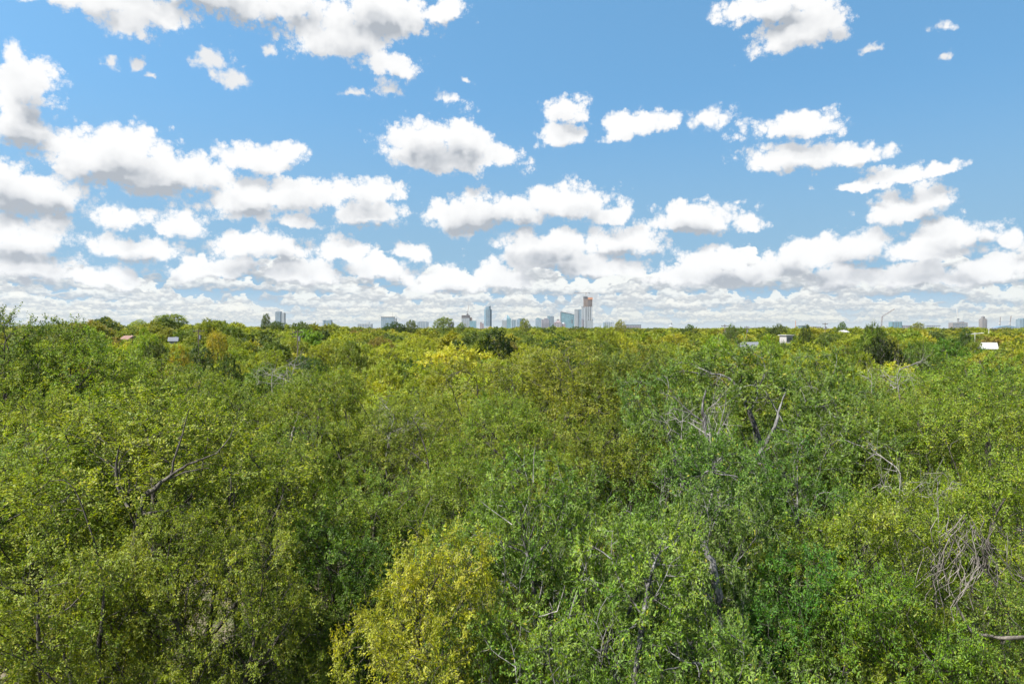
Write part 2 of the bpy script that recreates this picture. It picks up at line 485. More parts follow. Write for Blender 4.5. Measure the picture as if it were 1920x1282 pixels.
def grow(rng, H, Rad, th, n_attr, n_lump, step, kill, dome=False):
    """space colonisation of a lumpy crown; returns nodes, parents, radii"""
    cz, rz = (H + th) / 2, (H - th) / 2
    dirs = unit(rng.normal(size=(n_lump, 3)) + np.array([0, 0, 0.35]))
    lc = dirs * np.array([Rad, Rad, rz]) * rng.uniform(0.50, 0.80, (n_lump, 1)) + np.array([0, 0, cz])
    lr = Rad * rng.uniform(0.15, 0.33, n_lump)
    if dome:        # an even, rounded crown
        k = np.arange(n_lump) + .5
        ph, ct = k * 2.399963, 1 - 1.45 * k / n_lump
        st = np.sqrt(1 - ct * ct)
        dirs = unit(np.stack([st * np.cos(ph), st * np.sin(ph), ct], 1) + rng.normal(size=(n_lump, 3)) * .13)
        lc = dirs * np.array([Rad, Rad, rz]) * rng.uniform(0.60, 0.80, (n_lump, 1)) + np.array([0, 0, cz])
        lr = Rad * rng.uniform(0.26, 0.38, n_lump)
    li = rng.choice(n_lump, n_attr, p=lr ** 2.2 / (lr ** 2.2).sum())
    u = unit(rng.normal(size=(n_attr, 3)) + np.array([0, 0, 0.25])) * (rng.uniform(0.3, 1, (n_attr, 1)) ** 0.35)
    A = lc[li] + u * lr[li][:, None] * (np.array([1, 1, 0.8]) if dome else np.array([1.12, 1.12, 0.55]))
    A = A[A[:, 2] > th * 0.8]
    A[:, 2] = np.minimum(A[:, 2], H + 0.3)
    nodes = []
    z = 0.0
    p = np.zeros(3)
    while z < th:
        nodes.append(p.copy())
        p = p + np.array([rng.normal() * 0.09 * step / .3, rng.normal() * 0.09 * step / .3, step])
        z = p[2]
    nodes = np.array(nodes)
    par = list(range(-1, len(nodes) - 1))
    nd = np.full(len(A), 1e9)
    ni = np.zeros(len(A), int)
    def upd(start):
        new = nodes[start:]
        D = np.linalg.norm(A[:, None, :] - new[None], axis=2)
        j = D.argmin(1)
        dm = D[np.arange(len(A)), j]
        b = dm < nd
        nd[b] = dm[b]
        ni[b] = j[b] + start
    upd(max(0, len(nodes) - 3))
    for it in range(140):
        if len(A) == 0:
            break
        vec = unit(A - nodes[ni])
        acc = np.zeros((len(nodes), 3))
        np.add.at(acc, ni, vec)
        act = np.unique(ni)
        dv = unit(acc[act] + rng.normal(size=(len(act), 3)) * 0.28 + np.array([0, 0, 0.05]))
        pd = np.array([nodes[i] - nodes[par[i]] if par[i] >= 0 else (0, 0, 1) for i in act])
        dv = unit(dv + unit(pd) * 0.55)
        start = len(nodes)
        nodes = np.concatenate([nodes, nodes[act] + dv * step])
        par.extend(act.tolist())
        upd(start)
        keep = nd > kill
        A, nd, ni = A[keep], nd[keep], ni[keep]
        if len(nodes) > 9000:
            break
    return nodes, np.array(par)

def make_tree(seed, H, Rad, th, n_attr=900, n_lump=26, step=0.25, kill=0.32, trunk_r=0.16, twigs=3, leaves=9, leaf=(0.075, 0.042),
              twig_len=0.38, droop=0.0, flat=0.7, pinnate=False, bark=None, leafm=None, side_lim=0.03, twig_geo=True, leafless=False, tip_r=0.006, spray=0.5, src_h=2, dome=False):
    rng = np.random.default_rng(seed)
    nodes, par = grow(rng, H, Rad, th, n_attr, n_lump, step, kill, dome)
    n = len(nodes)
    w = np.zeros(n)
    nch = np.bincount(par[par >= 0], minlength=n)
    w[nch == 0] = 1.0
    best = np.full(n, -1)
    bw = np.zeros(n)
    hgt = np.zeros(n)
    for i in range(n - 1, -1, -1):
        p = par[i]
        if p >= 0:
            w[p] += w[i]
            hgt[p] = max(hgt[p], hgt[i] + 1)
            if w[i] > bw[p]:
                bw[p] = w[i]
                best[p] = i
    ex = math.log(trunk_r / tip_r) / math.log(max(w[0], 2))
    rad = tip_r * np.power(np.maximum(w, 1), ex)
    rad[0] *= 1.35
    e = np.arange(1, n)
    pp = par[e]
    ok = pp >= 0
    e, pp = e[ok], pp[ok]
    r0 = np.where(best[pp] == e, rad[pp], np.minimum(rad[pp], rad[e] * 1.25))
    V, Fq, base = [], [], 0
    big = rad[e] > side_lim
    for sel, s in ((big, 7), (~big, 3)):
        if sel.sum() == 0:
            continue
        ext = nodes[e][sel] + unit(nodes[e][sel] - nodes[pp][sel]) * (rad[e][sel] * 0.35)[:, None]
        v, f = tubes(nodes[pp][sel], ext, r0[sel], rad[e][sel], s)
        V.append(v)
        Fq.append(f + base)
        base += len(v)
    # twigs with leaves along them
    src = np.where((hgt <= src_h + .01) & (np.arange(n) > 3))[0]
    tn = np.repeat(src, twigs)
    out = unit(nodes[tn] - nodes[par[tn]])
    td = unit(out * 0.7 + rng.normal(size=(len(tn), 3)) * 0.75 + np.array([0, 0, 0.15 - droop]))
    tl = twig_len * rng.uniform(0.5, 1.3, len(tn))
    if twig_geo:
        v, f = tubes(nodes[tn], nodes[tn] + td * tl[:, None], np.full(len(tn), tip_r * .8), np.full(len(tn), tip_r * 0.35), 3)
        V.append(v)
        Fq.append(f + base)
    tm = mesh_np('trunk', np.concatenate(V), np.concatenate(Fq), bark, smooth=True)
    if leafless:
        return tm, None
    m = len(tn) * leaves
    ti = np.repeat(np.arange(len(tn)), leaves)
    t = np.tile((np.arange(leaves) + 0.6) / leaves, len(tn)) * 1.05 + rng.normal(size=m) * 0.05
    p = nodes[tn][ti] + td[ti] * (tl[ti] * t)[:, None] + rng.normal(size=(m, 3)) * 0.05 * twig_len
    p[:, 2] -= droop * 0.35 * (t ** 2) * tl[ti]
    tw_up = unit(np.array([0, 0, 1.0]) + rng.normal(size=(len(tn), 3)) * flat)
    lat = unit(np.cross(td[ti], tw_up[ti] + rng.normal(size=(m, 3)) * 0.2))
    sgn = np.where(np.tile(np.arange(leaves), len(tn)) % 2 == 0, 1.0, -1.0)[:, None]
    ax = unit(td[ti] * spray + lat * sgn * 0.8 + rng.normal(size=(m, 3)) * 0.22 - np.array([0, 0, 0.10 + droop * .4]))
    up = unit(tw_up[ti] + rng.normal(size=(m, 3)) * 0.30)
    sd = unit(np.cross(ax, up))
    nm = np.cross(sd, ax)
    L = leaf[0] * rng.uniform(0.55, 1.35, (m, 1))
    W = leaf[1] * rng.uniform(0.75, 1.2, (m, 1))
    v = np.stack([p, p + ax * L * 0.45 - sd * W * 0.5 + nm * W * 0.16, p + ax * L - nm * L * 0.08, p + ax * L * 0.45 + sd * W * 0.5 + nm * W * 0.16], axis=1).reshape(-1, 3)
    i4 = (np.arange(m) * 4)[:, None]
    f = np.concatenate([i4 + np.array([[0, 1, 2]]), i4 + np.array([[0, 2, 3]])], axis=1).reshape(-1, 3)
    cm = mesh_np('crown', v, f, leafm)
    return tm, cm

PROTO = {}
def proto(key, H, **kw):
    tm, cm = make_tree(H=H, **kw)
    me = cm or tm
    co = np.empty(len(me.vertices) * 3, dtype=np.float32)
    me.vertices.foreach_get('co', co)
    co = co.reshape(-1, 3)
    PROTO[key] = (float(np.percentile(co[:, 2], 99.8)), float(np.percentile(np.hypot(co[:, 0], co[:, 1]), 97)), (tm, cm))
import time as _t
_t0 = _t.time()
E = dict(twigs=4, leaves=29, leaf=(0.060, 0.035), kill=.26, step=.22, flat=.6, src_h=1, twig_len=.46)
proto('elm0', 13, seed=1, Rad=3.6, th=3.4, n_attr=2500, n_lump=46, bark=M_BARK, leafm=M_LEAF, **E)
proto('elm1', 13, seed=2, Rad=3.3, th=2.6, n_attr=2300, n_lump=40, bark=M_BARK, leafm=M_LEAF, **E)
proto('elm2', 13, seed=7, Rad=3.9, th=4.0, n_attr=2600, n_lump=50, droop=0.25, bark=M_BARK, leafm=M_LEAF, **E)
O = dict(twigs=4, leaves=22, leaf=(0.084, 0.038), flat=0.75, src_h=1, trunk_r=0.22, twig_len=.40, spray=0.9, tip_r=.0055, kill=.27, step=.23)
proto('oak0', 12, seed=4, Rad=4.2, th=2.6, n_attr=2400, n_lump=44, bark=M_OBARK, leafm=M_OAK, **O)
proto('oak1', 12, seed=5, Rad=3.8, th=3.0, n_attr=2100, n_lump=36, bark=M_OBARK, leafm=M_OAK, **O)
A_ = dict(twigs=4, leaves=27, leaf=(0.080, 0.031), twig_len=.48, flat=0.55, src_h=1, kill=.27, step=.23)
proto('ash0', 12, seed=8, Rad=3.2, th=2.0, n_attr=2100, n_lump=40, bark=M_BARK, leafm=M_ASH, **A_)
proto('ash1', 12, seed=9, Rad=3.4, th=1.8, n_attr=2100, n_lump=38, droop=.2, bark=M_BARK, leafm=M_ASH, **A_)
proto('dead0', 11, seed=11, Rad=2.6, th=3.0, n_attr=420, n_lump=16, twigs=2, twig_len=.6, bark=M_DEAD, leafless=True, trunk_r=.13, tip_r=.007)
for i in range(3):
    proto('mid%d' % i, 12, seed=20 + i, Rad=3.9, th=2.0, n_attr=1500, n_lump=26 + 5 * i, dome=True, step=.38, kill=.42, twigs=4, leaves=17, leaf=(.150, .092), twig_len=.55, src_h=1, twig_geo=False, bark=M_BARK, leafm=M_MID, tip_r=.015)
for i in range(3):
    proto('far%d' % i, 12, seed=40 + i, Rad=4.2, th=1.5, n_attr=560, n_lump=18 + 4 * i, dome=True, step=.6, kill=.65, twigs=4, leaves=14, leaf=(.29, .19), twig_len=.75, twig_geo=False, bark=M_BARK, leafm=M_WOOD, tip_r=.02)
print('protos', _t.time() - _t0, {k: (len(v[2][0].polygons), len(v[2][1].polygons) if v[2][1] else 0) for k, v in PROTO.items()})

OLIVE = (.128, .142, .022)
OLIVE2 = (.110, .130, .020)
GREEN = (.060, .105, .020)
BRIGHT = (.095, .150, .016)
LIME = (.165, .185, .018)
YELLOW = (.300, .255, .022)
GOLD = (.200, .165, .022)
SAGE = (.100, .126, .030)
DARK = (.030, .052, .016)
DEEP = (.066, .092, .016)
BROWN = (.130, .095, .035)
KIND = {'elm': 'elm_tree', 'oak': 'oak_tree', 'ash': 'ash_tree', 'dead': 'bare_tree', 'mid': 'broadleaf_tree', 'far': 'broadleaf_tree'}

TK = (1.26, 1.45, .76)
placed = []
# gaps in the canopy through which a house shows: photo columns, distance of the house, row its visible part ends
GAPS = [(1462, 1486, 250, 645), (1394, 1420, 190, 655), (1836, 1868, 200, 656), (318, 332, 230, 644), (234, 251, 250, 636), (1575, 1588, 320, 622)]
def cap_top(px, half_px, d, ytop):
    for a, b, hd, yb in GAPS:
        if d < hd + 4 and a - half_px * .8 < px < b + half_px * .8 and ytop < yb:
            ytop = yb + 1
    return ytop
def tree(px, ytop, d, width_px, key, tint, label, group=None, seed=None, name=None, lift=0.0):
    """a tree whose crown top shows at (px, ytop) when it stands d metres away"""
    rnd = random.Random(seed if seed is not None else int(px * 7 + ytop * 13 + d))
    x, y = (px - CX) / F * d, d
    gz = ground_z(x, y) - 0.05
    top = CAMZ + (HY - ytop) / F * d
    H0, R0, (tm, cm) = PROTO[key]
    sz = (top - gz) / H0
    sx = max(0.45, (width_px / F * d / 2) / R0)
    if key[:3] in ('elm', 'oak', 'ash'):
        sx = max(sx, .66 * sz)      # keep a spreading crown
    root = bpy.data.objects.new(name or KIND[key.rstrip('0123456789')], None)
    COL.objects.link(root)
    root.empty_display_size = 0.5
    root.location = (x, y, gz)
    root.rotation_euler = (rnd.uniform(-.04, .04), rnd.uniform(-.04, .04), rnd.uniform(0, 2 * math.pi))
    root.scale = (sx, sx, sz)
    root['label'] = label
    root['category'] = 'tree'
    if group:
        root['group'] = group
    link('trunk', tm, root)
    if cm:
        c = link('crown', cm, root)
        j = lambda: rnd.uniform(.93, 1.07)
        c.color = (tint[0] * j() * TK[0], tint[1] * j() * TK[1], tint[2] * TK[2], 1)
    placed.append((x, y, sx * R0))
    return root

# ------------------------------------------------------------------ near trees, one by one
FRONT = 'trees of the near canopy'
NEAR = [
    # px, ytop, d, width px, prototype, tint, label
    (285, 735, 17.0, 560, 'elm0', OLIVE, 'broad olive elm at left with a dark forked limb showing mid-crown'),
    (70, 990, 12.5, 420, 'elm1', OLIVE, 'yellowish olive elm filling the bottom left corner'),
    (20, 800, 17.5, 420, 'elm2', OLIVE2, 'olive elm cut by the left edge halfway down the picture'),
    (430, 930, 14.0, 330, 'elm2', OLIVE, 'pale olive drooping elm right of the forked limb, lower left'),
    (600, 960, 17.0, 300, 'ash0', DEEP, 'dark green low tree between the left elms and the yellow tree'),
    (480, 1130, 15.0, 300, 'ash1', DEEP, 'dark green understorey tree at the bottom edge left of centre'),
    (640, 1110, 15.5, 280, 'ash0', DEEP, 'dark green understorey tree just left of the yellow tree at the bottom'),
    (800, 975, 13.0, 290, 'ash1', (.190, .180, .020), 'small yellow-green tree at the bottom centre, yellowest of the near trees'),
    (900, 1120, 14.5, 230, 'elm1', (.175, .165, .02), 'yellowing elm with bright gold sprigs beside the oak at the bottom'),
    (1030, 850, 14.0, 400, 'oak0', SAGE, 'grey-green oak at bottom centre right with pale twigs sticking out'),
    (1150, 960, 12.0, 420, 'oak1', SAGE, 'sage green oak lobe nearest the camera right of the yellow tree'),
    (1330, 900, 14.5, 420, 'oak0', (.078, .118, .036), 'oak with a thick grey furrowed trunk showing through, right of centre'),
    (1400, 650, 23.0, 430, 'oak1', (.082, .108, .030), 'tall oak right of centre with bare pale grey limbs high up'),
    (1250, 700, 21.0, 300, 'oak0', (.085, .115, .030), 'oak full of grey twigs left of the tall oak with bare limbs'),
    (1610, 905, 14.0, 330, 'ash0', (.108, .142, .016), 'bright green feathery tree at right with upright leading shoots'),
    (1730, 1060, 12.5, 330, 'ash1', (.100, .132, .017), 'fresh green feathery tree at the bottom right'),
    (1500, 1010, 14.0, 300, 'ash1', (.055, .105, .022), 'deep green tree between the thick-trunked oak and the feathery tree'),
    (1850, 850, 15.5, 320, 'ash0', (.125, .160, .016), 'lime tinged tree above the tangle of dead vines at right edge'),
    (1420, 1180, 10.6, 330, 'oak1', (.095, .130, .035), 'small oak crown poking up at the bottom edge right of centre'),
    (1900, 1080, 13.0, 220, 'elm1', (.10, .135, .02), 'green elm behind the dead vines in the bottom right corner'),
    (1250, 1150, 12.5, 260, 'oak0', (.070, .110, .032), 'low oak at the bottom edge between the two big oaks'),
    # second rank
    (52, 574, 25.0, 300, 'elm1', (.085, .105, .024), 'tall elm at the left edge whose thin top rises above the skyline'),
    (160, 640, 25.0, 360, 'elm0', (.115, .140, .022), 'green-olive elm stepping down right of the tall left-edge elm'),
    (310, 668, 29.0, 330, 'elm2', OLIVE, 'olive elm behind the forked-limb elm in front of the dark far thicket'),
    (120, 730, 20.0, 330, 'elm1', OLIVE, 'olive elm in front of the green-olive one at left'),
    (430, 715, 27.0, 260, 'elm1', OLIVE2, 'slim olive elm with pale leaf tips left of the bare grey tree'),
    (600, 690, 26.0, 260, 'elm0', (.105, .125, .02), 'elm with dark upright stems in the left centre'),
    (530, 800, 22.0, 260, 'elm2', OLIVE2, 'rounded olive elm below the dark-stemmed elm'),
    (680, 880, 20.0, 280, 'elm1', (.100, .125, .02), 'green elm above the yellow tree in the centre'),
    (790, 765, 25.0, 270, 'elm2', (.095, .115, .018), 'elm with a fan of dark branches at the picture centre'),
    (930, 740, 24.0, 260, 'elm0', OLIVE, 'rounded olive elm above the grey-green oak'),
    (860, 860, 19.0, 280, 'elm0', (.105, .125, .018), 'olive elm between the yellow tree and the grey-green oak'),
    (1020, 640, 31.0, 380, 'elm2', (.130, .135, .020), 'broad olive elm mound rising towards the tallest tower'),
    (1120, 770, 22.0, 260, 'elm1', (.105, .125, .018), 'smooth rounded elm just left of the twiggy oak'),
    (1170, 650, 29.0, 260, 'elm0', (.085, .110, .024), 'dark olive elm just right of the broad central mound'),
    (1540, 655, 26.0, 260, 'oak0', (.080, .110, .030), 'grey-green oak right of the tall oak with bare limbs'),
    (1640, 760, 22.0, 300, 'elm2', (.095, .120, .020), 'olive elm above the feathery green tree at right'),
    (1780, 740, 21.0, 340, 'elm0', (.120, .150, .018), 'sunlit elm with yellow sprigs at right, under the white roof'),
    (1890, 690, 24.0, 280, 'elm1', (.105, .140, .018), 'green elm at the right edge level with the bare twigs'),
    (1800, 668, 32.0, 330, 'elm2', (.110, .145, .018), 'rounded green elm just below the white roof at right'),
    (1680, 715, 27.0, 260, 'elm1', (.100, .125, .022), 'olive elm mixed with bare grey twigs below the dark hollow'),
    (1340, 800, 18.0, 280, 'oak1', (.075, .110, .030), 'dense oak crown behind the thick grey trunk'),
    (1480, 820, 19.0, 300, 'oak0', (.075, .110, .028), 'oak crown under the white broken limb at right'),
    (210, 900, 20.0, 330, 'elm1', OLIVE2, 'olive elm behind the forked limb, low at left'),
    (720, 1000, 19.0, 260, 'ash1', DEEP, 'dark tree directly behind the yellow tree'),
    (1020, 1010, 18.0, 300, 'elm0', (.06, .09, .02), 'shaded elm behind the grey-green oak'),
    (1740, 880, 18.5, 280, 'elm1', (.095, .130, .018), 'green elm behind the feathery tree at right'),
    # leafless
    (540, 655, 30.0, 190, 'dead0', OLIVE, 'bare grey tree with fine twigs left of centre'),
    (722, 738, 25.0, 150, 'dead0', OLIVE, 'bare twiggy grey tree beside the dark-stemmed elm'),
    (1698, 652, 27.0, 150, 'dead0', OLIVE, 'bare grey tree at right below the dark hollow'),
    (1290, 715, 17.5, 210, 'dead0', OLIVE, 'leafless twiggy tree standing in the oaks right of centre'),
    (1720, 812, 16.0, 190, 'dead0', OLIVE, 'bare grey thicket tree above the dead vines'),
]
for a in NEAR:
    a = list(a)
    if not a[4].startswith('dead'):
        a[3] *= 1.20
    tree(*a, group=FRONT)

def tube_mesh(name, pts, rads, mat, sides=7, rough=0.12, seed=0):
    """a crooked tapering limb through the points"""
    rg = random.Random(seed)
    P, Q = [], []
    pts = [Vector(p) for p in pts]
    for i in range(len(pts) - 1):
        for k in range(3):
            t = k / 3
            c = pts[i].lerp(pts[i + 1], t)
            r = rads[i] * (1 - t) + rads[i + 1] * t
            if i or k:
                c = c + Vector((rg.uniform(-1, 1), rg.uniform(-1, 1), rg.uniform(-1, 1))) * r * .6
            P.append(c); Q.append(r * rg.uniform(1 - 2 * rough, 1 + 2 * rough))
    P.append(pts[-1]); Q.append(rads[-1])
    v, f = [], []
    for i, c in enumerate(P):
        d = (P[min(i + 1, len(P) - 1)] - P[max(i - 1, 0)]).normalized()
        u = d.cross(Vector((.3, 1, .2))).normalized()
        w = d.cross(u)
        for k in range(sides):
            a = 2 * math.pi * k / sides
            v.append(tuple(c + (u * math.cos(a) + w * math.sin(a)) * Q[i]))
    for i in range(len(P) - 1):
        for k in range(sides):
            j = (k + 1) % sides
            f.append((i * sides + k, i * sides + j, (i + 1) * sides + j, (i + 1) * sides + k))
    f.append(tuple(range(sides))); f.append(tuple(len(v) - 1 - k for k in range(sides)))
    me = bpy.data.meshes.new(name)
    me.from_pydata(v, [], f)
    for p in me.polygons:
        p.use_smooth = True
    me.materials.append(mat)
    return me
def at(px, py, d):
    return Vector(((px - CX) / F * d, d, CAMZ + (HY - py) / F * d))
def limbs(root, d, lines, mat):
    """stout limbs showing on the near side of a crown; widths in photo pixels"""
    M = Matrix.LocRotScale(root.location, root.rotation_euler, root.scale).inverted()
    for n, L in enumerate(lines):
        pts = [at(p[0], p[1], d + (p[3] if len(p) > 3 else 0)) for p in L]
        me = tube_mesh('limb', pts, [p[2] * .24 / F * d for p in L], mat, seed=n + int(L[0][0]))
        me.transform(M)
        link('limb', me, root)
def by_label(txt):
    return [o for o in COL.objects if o.get('label', '').startswith(txt)][0]
limbs(by_label('broad olive elm at left'), 14.6, [
    [(246, 1030, 26), (256, 965, 24), (268, 935, 20), (300, 905, 17), (328, 885, 14), (362, 866, 10), (405, 850, 6)],
    [(256, 968, 16), (285, 962, 12), (315, 958, 6)], [(318, 892, 11), (326, 855, 8), (340, 815, 5), (352, 770, 3)],
    [(236, 952, 14), (216, 912, 11), (214, 870, 8), (222, 835, 5)], [(300, 905, 8), (345, 885, 6), (390, 878, 3)],
    [(214, 880, 6), (190, 862, 4), (160, 840, 2)], [(405, 850, 5), (430, 820, 3), (440, 790, 2)]], M_BARK)
limbs(by_label('yellowish olive elm filling'), 12.2, [[(176, 1340, 26), (174, 1240, 20), (186, 1160, 12), (190, 1100, 6)], [(130, 1330, 24), (118, 1250, 14), (112, 1230, 8)]], M_BARK)
limbs(by_label('elm with dark upright stems'), 24.2, [[(588, 960, 10), (585, 900, 9), (592, 850, 7), (605, 815, 5)], [(655, 925, 9), (648, 890, 8), (632, 850, 6), (615, 820, 4)], [(592, 850, 5), (575, 825, 3), (560, 800, 2)], [(640, 865, 4), (665, 845, 3), (690, 840, 2)]], M_BARK)
limbs(by_label('elm with a fan of dark'), 23.2, [[(805, 900, 8), (800, 850, 6), (785, 805, 4), (770, 780, 3)], [(800, 855, 5), (815, 815, 4), (835, 785, 2)], [(800, 870, 4), (765, 845, 3), (740, 830, 2)]], M_BARK)
limbs(by_label('oak with a thick grey'), 13.0, [
    [(1352, 1190, 34), (1350, 1120, 32), (1343, 1070, 28), (1325, 1030, 20), (1300, 990, 12)], [(1335, 1130, 20), (1318, 1100, 14), (1305, 1070, 8)],
    [(1272, 1160, 10), (1284, 1140, 12), (1272, 1105, 11), (1268, 1080, 7)], [(1172, 1165, 9), (1198, 1122, 13), (1225, 1085, 15), (1240, 1050, 9), (1210, 1030, 6)]], M_OBARK)
limbs(by_label('oak full of grey twigs'), 18.8, [[(1352, 960, 20), (1349, 900, 20), (1338, 850, 18), (1322, 800, 15), (1317, 760, 10), (1325, 730, 6)], [(1318, 790, 7), (1290, 770, 5), (1265, 745, 3), (1235, 735, 2)], [(1338, 850, 6), (1352, 800, 4), (1362, 750, 2)]], M_OBARK)
limbs(by_label('tall oak right of centre'), 20.8, [[(1412, 895, 15), (1420, 860, 16), (1442, 822, 15), (1458, 790, 12), (1462, 765, 7), (1475, 735, 4)], [(1416, 868, 8), (1440, 873, 7), (1462, 880, 5), (1478, 888, 2)], [(1456, 800, 6), (1490, 815, 3), (1520, 835, 2)], [(1430, 845, 5), (1418, 825, 4), (1412, 805, 2)]], M_OBARK)
limbs(by_label('grey-green oak at bottom'), 11.8, [[(1010, 1160, 5), (1045, 1150, 4), (1055, 1120, 3), (1060, 1100, 2)], [(1000, 905, 3), (1001, 860, 3), (1004, 832, 2)], [(900, 940, 2), (925, 960, 3), (960, 985, 4)], [(1095, 1140, 5), (1108, 1185, 4), (1130, 1205, 2)]], M_DEAD)

# tangle of dead vines hanging at the right
vt = bpy.data.objects.new('dead_vine_tangle', None)
COL.objects.link(vt)
vt.location = (at(1815, 1100, 12.6).x, 12.6, ground_z(7.6, 12.6))
vt['label'] = 'tangle of bare grey vines hanging in a hollow at the right edge'
vt['category'] = 'vine'
rv = random.Random(31)
for k in range(48):
    px, py = rv.gauss(1812, 34), rv.uniform(960, 1050)
    w = rv.uniform(0.7, 1.7)
    P = []
    dd = 12.6 + rv.uniform(-.45, .45)
    dx = rv.uniform(-18, 18)
    for j in range(7):
        P.append(at(px, py, dd) - vt.location)
        py += rv.uniform(14, 30)
        dx = dx * .7 + rv.uniform(-20, 20)
        px += dx
        dd += rv.uniform(-.1, .1)
    link('vine', tube_mesh('vine', P, [w / 2 / F * 12.6] * 7, M_VINE, 4, .2, k), vt)
link('stem', tube_mesh('stem', [at(1795, 1130, 12.7) - vt.location, at(1830, 1190, 12.7) - vt.location, at(1880, 1202, 12.6) - vt.location, at(1960, 1200, 11.3) - vt.location], [.018, .026, .032, .036], M_VINE, 7), vt)

